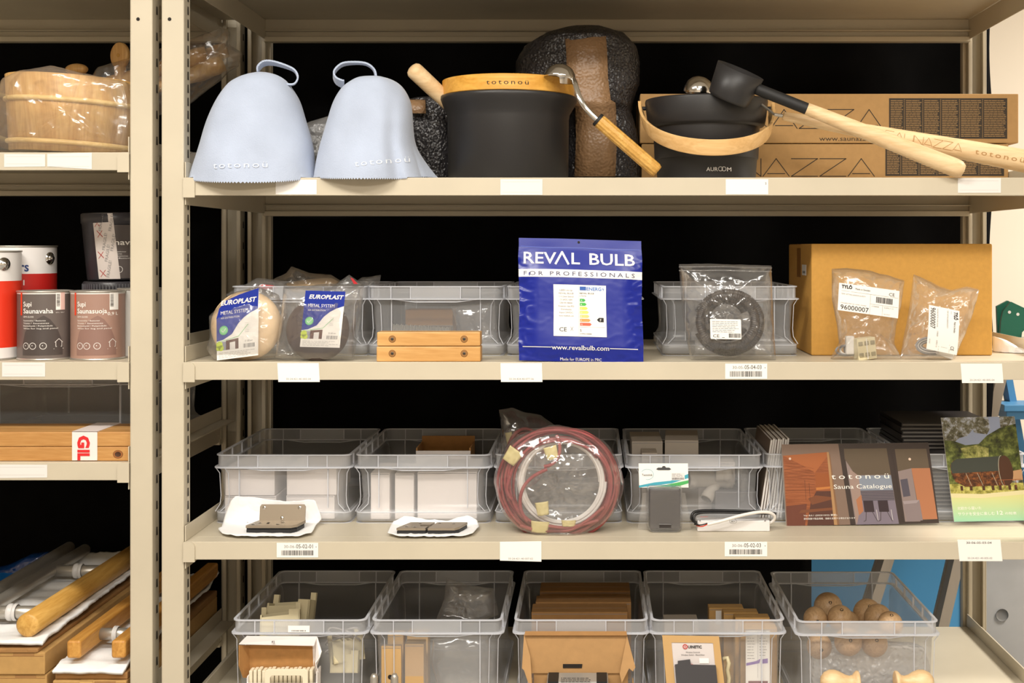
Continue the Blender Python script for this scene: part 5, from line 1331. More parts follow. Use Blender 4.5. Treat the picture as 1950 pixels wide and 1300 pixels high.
# spines behind the catalogue
for i in range(8):
    a = W(1466 + i * 5.6, 836, .19); xx = a.x
    r = thing('thin_booklet', 'thin white-edged booklet filed on end in the bin behind the catalogue', 'booklet', (xx, .19, ZB), 'booklets filed in the bin')
    m = MB(); M = T(xx - .022, .19 + .002 * (i % 3), ZB + .0003) @ RY(8.5 - i * .4); hh = a.z - ZB + .002 * (i % 2); m.box(0, .0036, 0, .21, 0, hh, WHITE2, M); m.build('pages', r)
    m = MB(); m.box(-.0004, .00, -.0003, .212, 0, hh, mat('booklet cover', (120, 104, 92), .5), M); m.box(.0036, .0042, -.0003, .212, 0, hh, mat('booklet cover', (120, 104, 92), .5), M); m.build('cover', r)
for i in range(22):
    z = ZB + i * .0082; 
    r = thing('dark_book', 'dark slim book in the flat stack beside the booklet', 'book', (W(1830, 0, .2).x, .2, z), 'dark books stacked flat')
    m = MB(); x0, x1 = W(1738 + (i * 7) % 5, 0, .2).x, W(1926 - (i * 5) % 4, 0, .2).x
    if i >= 15: y0 = .30 
    else: y0 = .19
    if i >= 15: x0 -= .0 
    m.box(x0, x1, y0, y0 + .2, z, z + .0075, mat('dark book cover', (44, 40, 40), .4)); m.build('cover', r)
    m = MB(); m.box(x0 + .002, x1, y0 - .0008, y0, z + .0022, z + .0052, mat('grey page block', (126, 122, 118), .7)); m.build('pages', r)

# ================================================================== bottom shelf
ZC = Z4 + .005
# bin label
bl = [o for o in COL.objects if o.get('label', '').startswith('clear bin with a tiny label')][0]
m = MB(); m.box(-.021, .021, .0025, .003, .1545, .1675, WHITE); m.bars(-14, -158.5, 14, -156.5, INK, SC(.001, .001, .001) @ Matrix(((1, 0, 0, 0), (0, 0, -.1, 2.4), (0, 1, 0, 0), (0, 0, 0, 1))), 12, .3)
m.build('sticker', bl)
BEIGE = mat('beige plastic', (206, 194, 158), .6, var=.04)
gB = 'beige plastic housings in the bin'
for lb, x, y, Y, sx, ry, tl in [('beige notched housing on top of the parts heap', 560, 1160, .20, 1.0, -8, 0), ('beige notched housing in front of the taller one', 535, 1178, .13, .85, 10, 0), ('beige housing at the bottom of the heap, behind the open white carton', 552, 1262, .20, 1.0, 12, 0), ('beige housing in the middle of the heap, behind the open white carton', 540, 1240, .12, .9, -14, 0), ('beige plastic housing low at the bin right, seen through its wall', 655, 1225, .10, .7, 30, 1), ('beige tray part lying at the foot of the bin', 660, 1250, .09, .6, 0, 1)]:
    r = thing('plastic_housing', lb, 'plastic part', tuple(W(x, y, Y)), gB)
    m = MB(); M = T(W(x, y, Y)) @ RZ(ry) @ RX(-18) @ SC(sx, sx, sx)
    m.prism([(-.045, -.05), (.045, -.05), (.045, .035), (.034, .035), (.034, .018), (-.034, .012), (-.034, .028), (-.045, .028)], -.004, .004, BEIGE, M @ RX(90))
    m.prism([(-.045, -.05), (.045, -.05), (.045, .02), (.02, .02), (.02, .008), (-.045, .004)], .030, .036, BEIGE, M @ RX(90))
    m.box(-.045, -.041, -.036, .004, -.05, .01, BEIGE, M); m.box(.041, .045, -.036, .004, -.05, .02, BEIGE, M); m.box(-.045, .045, -.036, .004, -.05, -.046, BEIGE, M); m.box(-.02, .02, -.034, .0, -.002, .003, BEIGE, M)
    m.build('shell', r, bev=.001)
m = MB()
CW = mat('grey wire', (150, 144, 140), .5)
for k in range(6):
    m.tube([W(655 + (30 + 4 * k % 7) * math.cos(t / 3 + k), 1200 + k * 8 + 5 * math.sin(t / 3 * 2), .09 + .01 * k + .02 * math.sin(t / 3)) for t in range(20)], .0018, CW, n=6)
tag(m.build('wire_bundle', loc=tuple(W(655, 1230, .12))), 'tangle of thin grey wires at the right of the first bottom bin', 'wires')
# second bin: small tan cartons, bag
gT = 'small tan cartons in the second bottom bin'
TAN = mat('tan card', (194, 158, 108), .75, bs=.1, bsc=300)
def hole(r, w2, h, d):
    m = MB(); m.lathe([(0, 0), (.0045, 0)], PAINT_DARK, T(-.002, -.0006, h * .5) @ RX(90), 16, False); m.build('punched_hole', r)
carton('tan carton tab with a round hole in the second bottom bin', 726, 1230, 764, 1300, .058, .012, TAN, gT, ZC, extra=hole)
carton('tan carton standing at the right of the holed one', 771, 1226, 807, 1296, .060, .035, TAN, gT, ZC)
carton('taller tan carton behind the standing one', 775, 1206, 815, 1290, .12, .035, TAN, gT, ZC)
carton('tan carton behind the holed tab', 738, 1208, 768, 1290, .12, .03, TAN, gT, ZC)
fill_bag('clear bag slumped at the back right of the second bottom bin', [(850, 1100), (900, 1115), (940, 1120), (950, 1170), (900, 1190), (830, 1180), (845, 1140)], .26, seed=9)
fill_bag('clear bag filling the right side of the second bottom bin', [(825, 1215), (870, 1205), (930, 1210), (940, 1270), (920, 1328), (840, 1328), (820, 1260)], .11, seed=19)
# third bin: brown cartons
gK = 'brown cartons packed in the third bottom bin'
carton('brown carton at the front of the third bottom bin', 1012, 1165, 1195, 1300, .15, .06, KRAFT2, gK, ZC)
carton('brown carton behind, its lid edge raised', 1020, 1146, 1202, 1280, .22, .05, KRAFT2, gK, ZC)
carton('brown carton at the very back of the third bottom bin', 1028, 1125, 1200, 1260, .30, .07, KRAFT2, gK, ZC)
# fourth bin: small boxes
gS = 'small brown boxes leaning in the fourth bottom bin'
def stk(r, w2, h, d):
    m = MB(); m.box(-w2 + .014, -w2 + .026, -.0006, 0, h - .034, h - .006, WHITE2); m.build('sticker', r)
for i, (x0, y0, Y) in enumerate([(1350, 1157, .22), (1378, 1166, .17), (1400, 1176, .12)]):
    carton(['rearmost small brown box, white sticker on its end', 'middle small brown box of the leaning row', 'front small brown box of the leaning row'][i], x0, y0, x0 + 66, 1270, Y, .03, KRAFT, gS, ZC, extra=stk if i == 0 else None)
carton('grey flat carton low in the fourth bottom bin', 1265, 1183, 1330, 1290, .15, .05, GC, gS, ZC)
lf = thing('printed_leaflet', 'printed leaflet standing inside the fourth bottom bin wall', 'leaflet', tuple(W(1440, 1300, .07)))
m = MB(); M = PX(.062); m.poly([(1420, 1200), (1466, 1200), (1466, 1344), (1420, 1344)], WHITE, M, 0); m.line([(1443, 1202), (1443, 1290)], .4, GREYINK, M)
m.blur(1423, 1212, 1440, 1256, GREYINK, M, 8, .4, .4); m.blur(1446, 1212, 1463, 1250, GREYINK, M, 7, .4, .4); PUR = mat('purple print', (130, 96, 170), .5)
m.poly([(1421, 1262), (1440, 1258), (1448, 1254), (1446, 1262), (1421, 1267)], PUR, M, .4); m.poly([(1450, 1255), (1462, 1253), (1462, 1262), (1450, 1263)], PUR, M, .4); m.text('CE', 1452, 1204, 6, GREYINK, M); m.poly([(1425, 1296), (1462, 1296), (1462, 1310), (1425, 1310)], mat('maroon print', (120, 50, 48), .5), M, .4); m.build('paper', lf, solid=.0006)
PK = carton('brown carton close behind the printed leaflet', 1410, 1195, 1480, 1310, .09, .06, KRAFT, None, ZC)
# fifth bin: wooden balls
gO = 'turned wooden balls in the fifth bottom bin'
balls = [(1577, 1155, .26, 27), (1553, 1178, .16, 23), (1600, 1176, .15, 24), (1652, 1167, .22, 27), (1672, 1176, .17, 26), (1695, 1188, .12, 24), (1615, 1185, .20, 22), (1615, 1222, .075, 26), (1665, 1225, .085, 25), (1560, 1230, .10, 24)]
lbs = ['largest ball at the back left of the heap', 'ball against the left wall of the heap', 'ball with a small drilled hole beside it', 'ball at the top of the right-hand row', 'second ball down the right-hand row', 'third ball down the right-hand row', 'ball half hidden between the two groups', 'ball seen through the front wall, left one', 'ball seen through the front wall, right one', 'low ball near the left corner of the bin']
for (x, y, Y, r0), lb in zip(balls, lbs):
    c = W(x, y, Y); R = r0 * KX(Y)
    r = thing('wooden_ball', 'turned wooden ' + lb, 'ball', (c.x, c.y, c.z), gO, local=True)
    m = MB(); m.lathe([(R * math.sin(t * PI / 20), -R * math.cos(t * PI / 20)) for t in range(21)], WOODBALL, RX(25), 36); m.build('ball', r)
    m = MB(); m.lathe([(0, -R * .995), (.0035, -R * .995)], PAINT_DARK, RX(-120 + 30 * math.sin(x)) , 12); m.build('drill_hole', r)
g = thing('bubble_bag', 'clear bubble wrap lining the lower half of the ball bin', 'bag', tuple(W(1650, 1300, .1)))
BUBC = clear('clear bubble wrap', (1, 1, 1), haze=.5, gloss=2.5, rough=.2, bs=1.0, bsc=110, bd=.006, tex='V')
m = MB(); bag(m, [(1545, 1240), (1590, 1228), (1650, 1232), (1700, 1226), (1760, 1232), (1772, 1270), (1770, 1330), (1545, 1330), (1540, 1270)], BUBC, .11, .03, .08, .006, seed=71); m.build('film', g)

# things standing before the bottom bins
zf = Z4 + .0005
wb = thing('open_carton', 'white carton with kraft lining, lid open, holding cream plates', 'box', tuple(W(532, 1380, .0)))
KI = KRAFTIN; YF = -.0
k = KX(.01)
m = MB(); a, b = W(470, 0, .005), W(604, 0, .005); zt_ = W(0, 1288, .005).z
m.box(a.x, b.x, .004, .006, zf, zt_ - .012, WB); m.box(a.x, a.x + .002, .006, .038, zf, zt_, WB); m.box(b.x - .002, b.x, .006, .038, zf, zt_ + .01, WB); m.box(a.x, b.x, .036, .038, zf, zt_, WB); m.box(a.x, b.x, .004, .038, zf, zf + .002, WB)
m.build('tray', wb)
m = MB(); lidb = [W(475, 1290, .038), W(600, 1284, .038), W(598, 1226, .032), W(474, 1228, .032)]
m.add(lidb, [(0, 1, 2, 3)], KI); m.build('lid', wb, solid=.002)
m = MB(); m.add([W(455, 1228, .0), W(474, 1228, .032), W(475, 1290, .036), W(463, 1290, .012), W(455, 1268, .002)], [(0, 1, 2, 3, 4)], KI); m.build('side_flap', wb, solid=.0015)
m = MB(); m.add([W(455, 1226, .006), W(598, 1229, .012), W(604, 1212, .04), W(470, 1211, .042)], [(0, 1, 2, 3)], WB); m.text('F2', 518, 1224, 6, INK, PX(.006)); m.build('lid_edge', wb, solid=.0015)
m = MB(); m.add([W(596, 1228, .03), W(604, 1213, .03), W(612, 1240, .02), W(609, 1250, .016), W(604, 1248, .015), W(601, 1262, .0), W(606, 1280, .006), W(598, 1285, .038)], [(0, 1, 2, 3, 4, 5, 6, 7)], WB); m.build('side_flap', wb, solid=.0015)
gc = 'cream plates in the open carton'
CREAM = mat('cream plate', (232, 222, 196), .45)
for i in range(15):
    x = 474 + i * 8.2; c = W(x, 1277, .012)
    r = thing('cream_plate', 'thin cream plate filed on edge in the open white carton', 'plate', (c.x, .012, zf + .003), gc)
    m = MB(); m.box(c.x, c.x + .0065, .012, .033, zf + .003, c.z + .001 * (i % 3), CREAM); o = m.build('plate', r, bev=.0012)
r = thing('switch_surround', 'cream plastic frame with rounded corners standing at the carton front', 'frame', tuple(W(545, 1375, .001)))
m = MB(); q = rr(.041, 0, .10, .007, 0, 5); 
M = T(W(546, 1373, -.004).x, -.004, zf + .001) @ RX(90)
inner = rr(.031, .012, .088, .006, 0, 5)
n_ = len(q)
for z0_, z1_ in ((0, .004),):
    vs = [(p[0], p[1], z0_) for p in q] + [(p[0], p[1], z1_) for p in q] + [(p[0], p[1], z0_) for p in inner] + [(p[0], p[1], z1_) for p in inner]
    fs = []
    for i in range(n_):
        j = (i + 1) % n_; fs += [(i, j, n_ + j, n_ + i), (2 * n_ + j, 2 * n_ + i, 3 * n_ + i, 3 * n_ + j), (n_ + i, n_ + j, 3 * n_ + j, 3 * n_ + i), (i, 2 * n_ + i, 2 * n_ + j, j)]
    m.add(vs, fs, CREAM, M)
m.build('frame', r, bev=.0008)
# threaded plugs
for i, x in enumerate((712, 751)):
    c = W(x, 1290, .01); r = thing('threaded_plug', ['left of two threaded metal plugs before the second bottom bin', 'right of two threaded metal plugs before the second bottom bin'][i], 'plug', (c.x, .012, zf), 'threaded metal plugs')
    zt_ = W(0, 1283, .01).z; prof = [(0, zf), (.009, zf), (.009, zt_ - .035)]
    for t in range(7): prof += [(.0068, zt_ - .034 + t * .004), (.0078, zt_ - .032 + t * .004)]
    prof += [(.006, zt_ - .004), (.004, zt_), (0, zt_)]
    m = MB(); m.lathe(prof, STEEL, T(c.x, .012, 0), 28); m.build('thread', r)
# open kraft carton
kb = thing('open_carton', 'open brown carton, lid slotted and tilted back, before the third bin', 'box', tuple(W(1105, 1375, .0)))
m = MB(); a, b = W(1010, 0, 0), W(1197, 0, 0); zt_ = W(0, 1282, .03).z
m.box(a.x + .005, b.x, .038, .040, zf, zt_ + .004, KRAFTD); m.box(a.x, a.x + .002, -.03, .04, zf, zt_ - .012, KRAFTD); m.box(b.x + .008, b.x + .010, -.03, .04, zf, zt_ - .012, KRAFTD); m.box(a.x, b.x + .01, -.03, -.028, zf, zt_ - .03, KRAFTD); m.box(a.x, b.x + .01, -.028, .038, zf + .0005, zf + .002, KRAFTD); m.build('tray', kb)
m = MB(); m.add([W(1010, 1281, .036), W(1184, 1281, .036), W(1194, 1210, .041), W(999, 1206, .041)], [(0, 1, 2, 3)], KRAFTD); m.build('lid', kb, solid=.003)
m = MB(); m.add([W(1000, 1202, .042), W(1193, 1202, .042), W(1194, 1210, .034), W(999, 1210, .034)], [(0, 1, 2, 3)], KRAFT2); m.build('lid_fold', kb, solid=.002)
m = MB(); M = PX(.034); m.poly([(1072, 1264), (1109, 1264), (1108, 1271.5), (1072, 1271.5)], PAINT_DARK, M, 0); m.build('slot', kb, solid=.0006)
for q in ([(998, 1206), (1010, 1250), (1013, 1300), (1006, 1300), (998, 1276), (994, 1272)], [(1194, 1210), (1210, 1270), (1205, 1278), (1198, 1272), (1184, 1300), (1180, 1282)]):
    m = MB(); m.add([W(x, y, .040 - .0008 * (y - 1206) * .35) for x, y in q], [tuple(range(len(q)))], KRAFTD); m.build('side_flap', kb, solid=.003)
dv = thing('boxed_device', 'shrink-wrapped device with dark ends lying in the open brown carton', 'device', tuple(W(1100, 1330, .0)))
m = MB(); a, b = W(1042, 0, .005), W(1158, 0, .005); zz = W(0, 1288, .005).z; m.box(a.x, b.x, -.022, .03, zf + .003, zz, mat('device grey', (150, 146, 140), .35)); m.build('body', dv, bev=.003)
m = MB(); m.box(a.x + .002, a.x + .022, -.0225, .028, zf + .004, zz + .0005, BLACKMATTE); m.build('end_cap', dv); m = MB(); m.box(b.x - .022, b.x - .002, -.0225, .028, zf + .004, zz + .0005, BLACKMATTE); m.build('end_cap', dv)
m = MB(); m.blur(1068, 1289, 1136, 1302, INK, PX(-.0232), 4, .6, .5); m.build('print', dv)
# tan frame with card
fr_ = thing('card_sleeve', 'tan card sleeve framing a pale printed card before the fourth bin', 'frame', tuple(W(1320, 1375, .01)))
M = AF((1261, 1209), (1369, 1209), (1266, 1309), .03, 108, 100, .004)
m = MB(); T_ = mat('golden card', (192, 154, 100), .75, bs=.1, bsc=300)
O = [(0, 0), (108, 2), (116, 162), (6, 162)]; I = [(17, 14), (96, 15), (101, 162), (22, 162)]
m.prism([(p[0], -p[1]) for p in [O[0], O[1], O[2], I[2], I[1], I[0], I[3], O[3]]], -4, 0, T_, M); m.build('sleeve', fr_, bev=.0008)
m = MB(); CD = mat('pale lilac card', (206, 198, 196), .4); m.poly([(17, 14), (96, 15), (101, 161), (22, 161)], CD, M, -1.5)
m.text('UINETIC', 48, 25, 7.5, INK, M, width=26, bold=.03, h=0); RQ = mat('red logo', (206, 60, 50), .5)
m.line([(42.5 + 4 * math.cos(t * PI / 6), 22 + 4 * math.sin(t * PI / 6)) for t in range(13)], 1.6, RQ, M, 0); m.disc(42.5, 22, 1.3, RQ, M, .1)
m.text('Wireless Controls', 43, 34, 3.8, INK, M, width=27, h=0); m.text('Wireless Switch - Black/Silver', 34, 39, 3.8, INK, M, width=45, h=0); m.poly([(68, 44), (86, 44), (86, 54), (68, 54)], WHITE, M, 0); m.line([(20, 60), (40, 50), (60, 58)], .6, RQ, M, 0); m.build('card', fr_)
m = MB(); m.prism([(p[0], -p[1]) for p in [(27, 49), (50, 46), (51, 56), (98, 57), (102, 161), (24, 161), (21, 56), (27, 55)]], -1, 8, mat('dark switch plate', (52, 50, 54), .4), M); m.build('switch_plate', fr_, bev=.001)
sk = thing('cream_clip', 'cream plastic clip standing right of the tan frame', 'clip', tuple(W(1385, 1310, .03)))
m = MB(); m.tube([W(1378, 1254, .04), W(1385, 1252, .036), (W(1388, 1262, .034)), W(1385, 1275, .034), W(1388, 1290, .034), W(1384, 1330, .034), W(1384, 1362, .034)], .004, BEIGE, n=10); m.build('clip', sk)
# turned knobs
gN = 'turned wooden knobs before the fifth bin'
carton('low brown carton carrying the two turned knobs', 1560, 1323, 1785, 1372, -.03, .06, KRAFT, None, Z4 + .0005)
for lb, x, flip in (('turned pale wooden knob lying left, flange to the right', 1588, 1), ('turned pale wooden knob lying right, flange to the left', 1752, -1)):
    cK = W(x, 1298, .0); r = thing('turned_finial', lb, 'knob', (cK.x, .0, cK.z), gN, local=True)
    m = MB(); prof = [(.0, -.026), (.010, -.0245), (.018, -.018), (.0225, -.008), (.0225, .002), (.019, .012), (.0135, .022), (.0115, .030), (.013, .036), (.018, .040), (.0205, .043), (.0205, .047), (.018, .048), (0, .048)]
    m.lathe(prof, WOODL, RY(90 * flip) @ RX(0), 40); m.build('knob', r)
    st_ = thing('knob_stand', 'x', 'stand', (0, 0, 0), local=True) if False else None
# ================================================================== left rack, paint tins
ZL2, ZL3, ZL4 = LZ[2], LZ[3], LZ[4]
CANW = mat('white tin print', (232, 228, 226), .35); CANR = mat('bright red tin print', (226, 56, 32), .35); CANR2 = mat('deep red tin print', (190, 34, 30), .35)
NAVYP = mat('navy letters', (30, 60, 120), .4)
def cyl_fn(cx, cy, R, k):   # px text coordinates to the can surface
    def f(p):
        s_ = .36 + max(-1.5, min(1.1, (p.x - cx[0]) * k / R)); return Vector((cx[1] + R * math.sin(s_), cy - R * math.cos(s_), H0 + (CY + p.y) * k))
    return f
def paint_tin(lb, xc, R, Yc, z0, h, bands, decor=None, grp=None, ear=True):
    c = Vector(((xc - CX) * KX(Yc - R * .5), Yc, z0)); r = thing('paint_tin', lb, 'tin', tuple(c), grp)
    M = T(c)
    z = 0
    for nm, zt_, mt in bands:
        m = MB(); 
        m.lathe([(R, z), (R, zt_)], mt, M, 72); z = zt_
        m.build(nm, r)
    m = MB(); m.lathe([(0, .003), (R - .002, .003), (R + .0015, 0), (R + .0018, .002), (R, .004)], STEEL, M, 64); m.build('base_rim', r); m = MB()
    m.lathe([(R, h - .004), (R + .0018, h - .002), (R + .0015, h), (R - .004, h), (R - .006, h - .005), (0, h - .005)], STEEL, M, 64); m.build('rim', r)
    if ear:
        m = MB(); a = math.radians(-38 if ear is True else ear); e = c + Vector((R * math.cos(a), R * math.sin(a), h - .026)); Me, _ = AX(e, e + Vector((math.cos(a), math.sin(a), 0)))
        m.lathe([(0, .009), (.005, .008), (.008, .005), (.0095, .003), (.0125, .002), (.013, 0)], CHROME, Me, 32); m.build('handle_ear', r)
    if decor: decor(r, c, R)
    return r
def dec1(r, c, R):
    m = MB(); k = KX(.02); f = cyl_fn((106 - 48, c.x), c.y, R + .0004, k)
    return
def dec_rs(r, c, R):
    m = MB(); k = KX(.10); x0 = CX + c.x / KX(.10)
    f = cyl_fn((x0, c.x), c.y, R + .0006, k)
    m.text('Colors', x0 - 38, 517, 26, NAVYP, None, width=66, bold=.02, fn=f); m.text('n1', x0 + 4, 544, 15, WHITE2, None, width=16, fn=f); m.text('4 i', x0 - 16, 544, 15, WHITE2, None, width=18, fn=f); m.build('print', r)
paint_tin('largest white and red paint tin, cut by the left edge', -51, .071, .075, ZL2, .212, [('white_foot', .024, CANW), ('red_band', .153, CANR), ('white_band', .208, CANW)], None, 'white and red paint tins', -32)
paint_tin('smaller white and red paint tin with blue letters, behind the wax tins', 14, .078, .20, ZL2, .222, [('white_foot', .024, CANW), ('red_band', .165, CANR2), ('white_band', .218, CANW)], dec_rs, 'white and red paint tins', -12)
GLAB = mat('grey label', (104, 94, 90), .4, var=.15, vs=9); BLAB = mat('brown label', (166, 132, 118), .4, var=.1, vs=9)
GARC = mat('dark arch print', (74, 66, 64), .4); BARC = mat('mauve arch print', (142, 110, 100), .4)
def dec_supi(name2, dark, big):
    def f_(r, c, R):
        Yf = .035; k = KX(Yf); xc = CX + c.x / k
        f = cyl_fn((xc, c.x), c.y, R + .0005, k); f2 = cyl_fn((xc, c.x), c.y, R + .0003, k); x0 = xc - 44
        m = MB()
        arch = [(x0 + 8 + 44 + 40 * math.sin(t), 624 - 24 + 60 - 60 * math.cos(t)) for t in [i * PI / 2 / 10 for i in range(11)]] 
        A = [(x0 + 44, 600), (x0 + 56, 608), (x0 + 68, 624), (x0 + 77, 645), (x0 + 80, 660)]
        for (a, b) in zip(A, A[1:]):
            for t_ in range(5):
                u = [a[i] + (b[i] - a[i]) * t_ / 5 for i in (0, 1)]; v = [a[i] + (b[i] - a[i]) * (t_ + 1) / 5 for i in (0, 1)]
                m.add([f2(Vector((x, -y, 0))) for x, y in (u, v, (v[0], 676), (u[0], 676))], [(0, 1, 2, 3)], GARC if dark else BARC)
        A = [(x0 + 2, 655), (x0 + 8, 632), (x0 + 18, 618), (x0 + 30, 608), (x0 + 44, 600)]
        for (a, b) in zip(A, A[1:]):
            for t_ in range(5):
                u = [a[i] + (b[i] - a[i]) * t_ / 5 for i in (0, 1)]; v = [a[i] + (b[i] - a[i]) * (t_ + 1) / 5 for i in (0, 1)]
                m.add([f2(Vector((x, -y, 0))) for x, y in (u, v, (v[0], 676), (u[0], 676))], [(0, 1, 2, 3)], GARC if dark else BARC)
        m.build('arch_print', r)
        m = MB(); m.text('Supi', x0 + 4, 583, 13, WHITE, None, width=18, bold=.012, fn=f); m.text(name2, x0 + 4, 596, 13, WHITE, None, width=57, bold=.012, fn=f); m.text('SEMI-GLOSS', x0 + 4, 604, 4, WHITE, None, width=22, fn=f)
        for i, (s_, w_) in enumerate((('Saunavaha / Bastuvax', 44), ('Vaxa / Saunawax', 50), ('Bastuskydd / Puitpindade', 56), ('Wax for log and panel', 66))): m.text(s_, x0 + 4, 611 + i * 5, 3.6, WHITE, None, width=w_, fn=f)
        for i, xx in enumerate((x0 + 10, x0 + 24, x0 + 43)):
            P = [(xx + 6.5 * math.cos(t * PI / 8), 658 + 6.5 * math.sin(t * PI / 8)) for t in range(17)]
            for a, b in zip(P, P[1:]): m.add([f(Vector((x, -y, 0))) for x, y in (a, b, ((b[0] - xx) * .85 + xx, (b[1] - 658) * .85 + 658), ((a[0] - xx) * .85 + xx, (a[1] - 658) * .85 + 658))], [(0, 1, 2, 3)], WHITE2)
            m.text('\u2022', xx - 2, 660, 8, WHITE2, None, fn=f)
        for P in ([(x0 + 64, 652), (x0 + 72, 645), (x0 + 80, 652)], [(x0 + 66, 651), (x0 + 66, 660), (x0 + 78, 660), (x0 + 78, 651)], [(x0 + 62, 664), (x0 + 82, 664)]):
            for a, b in zip(P, P[1:]):
                d = Vector((b[0] - a[0], b[1] - a[1])).normalized() * .5
                m.add([f(Vector((x, -y, 0))) for x, y in ((a[0] + d.y, a[1] - d.x), (b[0] + d.y, b[1] - d.x), (b[0] - d.y, b[1] + d.x), (a[0] - d.y, a[1] + d.x))], [(0, 1, 2, 3)], WHITE2)
        if big: m.text('0,9 L', x0 + 62, 600, 8.5, WHITE, None, width=22, bold=.01, fn=f)
        else: m.text('0,9 L / 18 m\u00b2', x0 + 66, 596, 3, WHITE, None, width=18, fn=f)
        m.build('print', r)
        m = MB(); xs = x0 + 66; PKL = WHITE if big else mat('pinkish sticker', (228, 190, 180), .5)
        fS = cyl_fn((xc, c.x), c.y, R + .0006, k)
        for i in range(6): m.add([fS(Vector((x, -y, 0))) for x, y in ((xs + i * 3.2, 557), (xs + i * 3.2 + 3.2, 557), (xs + i * 3.2 + 3.2, 590), (xs + i * 3.2, 590))], [(0, 1, 2, 3)], WHITE if i < 3 else PKL)
        fT = cyl_fn((xc, c.x), c.y, R + .0009, k); y = 560
        while y < 584: 
            m.add([fT(Vector((x, -yy, 0))) for x, yy in ((xs + 1.5, y), (xs + 8, y), (xs + 8, y + .7), (xs + 1.5, y + .7))], [(0, 1, 2, 3)], INK); y += random.uniform(1.1, 1.9)
        m.build('sticker', r)
        m = MB(); 
        for i in range(3): m.add([fS(Vector((x, -y, 0))) for x, y in ((x0 - 4 + i * 1.5, 554), (x0 - 2.5 + i * 1.5, 554), (x0 - 2.5 + i * 1.5, 600), (x0 - 4 + i * 1.5, 600))], [(0, 1, 2, 3)], ORANGE)
        m.build('red_strip', r)
    return f_
hs = .126; RS = .0505
paint_tin('grey-labelled wax tin, left of the two small tins', 75, RS, .075, ZL2, .134, [('foot', .004, WHITE2), ('label', .128, GLAB), ('top', .132, WHITE2)], dec_supi('Saunavaha', True, False), 'small sauna finish tins', False)
paint_tin('pinkish-brown-labelled tin, right of the two small tins', 177, RS, .075, ZL2, .134, [('foot', .004, WHITE2), ('label', .128, BLAB), ('top', .132, WHITE2)], dec_supi('Saunasuoja', False, True), 'small sauna finish tins', False)
paint_tin('pale grey tin mostly hidden behind the rack post', 262, .045, .13, ZL2, .137, [('label', .133, mat('pale grey label', (190, 188, 182), .5))], None, None, False)
# dark tubs behind
TUB = mat('dark grey tub', (58, 56, 60), .35); 
tb = thing('plastic_tub', 'dark tub lying under the taped tub, only its ribbed rim showing', 'tub', tuple(W(215, 680, .25)), 'dark plastic tubs')
m = MB(); c = W(214, 545, .23); m.lathe([(0, Z2 - c.z), (.045, Z2 - c.z + .001), (.053, -.012), (.058, -.010), (.058, .008), (.055, .011), (.05, .011), (0, .009)], TUB, T(c), 64)
for i in range(30): a = -PI * i / 29; m.box(.0575, .0592, -.001, .001, -.008, .006, mat('tub rib', (96, 96, 100), .35), T(c) @ Matrix.Rotation(a, 4, 'Z'))
m.build('tub', tb)
tb = thing('plastic_tub', 'dark lettered tub standing on top, taped with printed white tape', 'tub', tuple(W(215, 535, .24)), 'dark plastic tubs')
c2 = W(218, 533.5, .235); M = T(c2) @ RY(-1)
m = MB(); m.lathe([(0, 0), (.052, .001), (.0535, .004), (.062, .118), (.064, .120), (.064, .138), (.061, .140), (0, .140)], TUB, M, 64, sx=1.0); m.build('tub', tb)
m = MB(); k = KX(.18); GL = mat('tub label', (84, 76, 74), .4)
def tubf(off):
    def f(p):
        z = H0 + (CY + p.y) * k; h = z - c2.z; R = .0535 + .0085 * max(0, min(1, h / .118)) + off
        s_ = .33 + max(-1.7, min(1.2, (p.x - (CX + c2.x / k) - 15) * k / R)); return Vector((c2.x + R * math.sin(s_), c2.y - R * math.cos(s_), z))
    return f
f = tubf(.0006); vs = []
m.grid(lambda u, v: f(Vector((196 + 74 * u, -(530 - 102 * v), 0))), 14, 6, GL); m.build('label', tb)
m = MB(); f = tubf(.001); m.text('Saunavaha', 184, 466, 15, WHITE, None, width=90, bold=.012, fn=f)
for i, w_ in enumerate((30, 22, 34, 44)): m.text('Supi Bastuvax ', 207, 480 + i * 4.2, 3.5, WHITE2, None, width=w_, fn=f)
P = [(224 + 6.5 * math.cos(t * PI / 8), 513 + 6.5 * math.sin(t * PI / 8)) for t in range(17)]
for a, b in zip(P, P[1:]): m.add([f(Vector((x, -y, 0))) for x, y in (a, b, ((b[0] - 224) * .85 + 224, (b[1] - 513) * .85 + 513), ((a[0] - 224) * .85 + 224, (a[1] - 513) * .85 + 513))], [(0, 1, 2, 3)], WHITE2)
m.build('print', tb)
TAPEW = mat('white parcel tape', (214, 204, 198), .3, bs=.3, bsc=60); TRED = mat('tape red', (170, 50, 44), .5)
m = MB(); f = tubf(.0016); m.grid(lambda u, v: f(Vector((172 + 20 * (1 - v) ** 1 * 0 + (40 * u + 14 * (1 - v)), -(531 - 125 * v), 0))), 10, 18, TAPEW)
f = tubf(.002)
for y, xo in ((440, 191), (476, 198), (498, 203), (528, 206), (440, 210), (478, 213)): m.text('FRAGILE!', xo, y, 8, GREYINK, None, rot=-82, width=32, fn=f)
for x, y in ((182, 425), (188, 445), (190, 485), (194, 520)):
    m.line
    for a, b in (((x - 6, y - 6), (x + 6, y + 6)), ((x + 5, y - 6), (x - 4, y + 7))): m.add([f(Vector((X, -Yy, 0))) for X, Yy in ((a[0], a[1] - 1), (b[0], b[1] - 1), (b[0], b[1] + 1), (a[0], a[1] + 1))], [(0, 1, 2, 3)], TRED)
m.build('tape', tb)

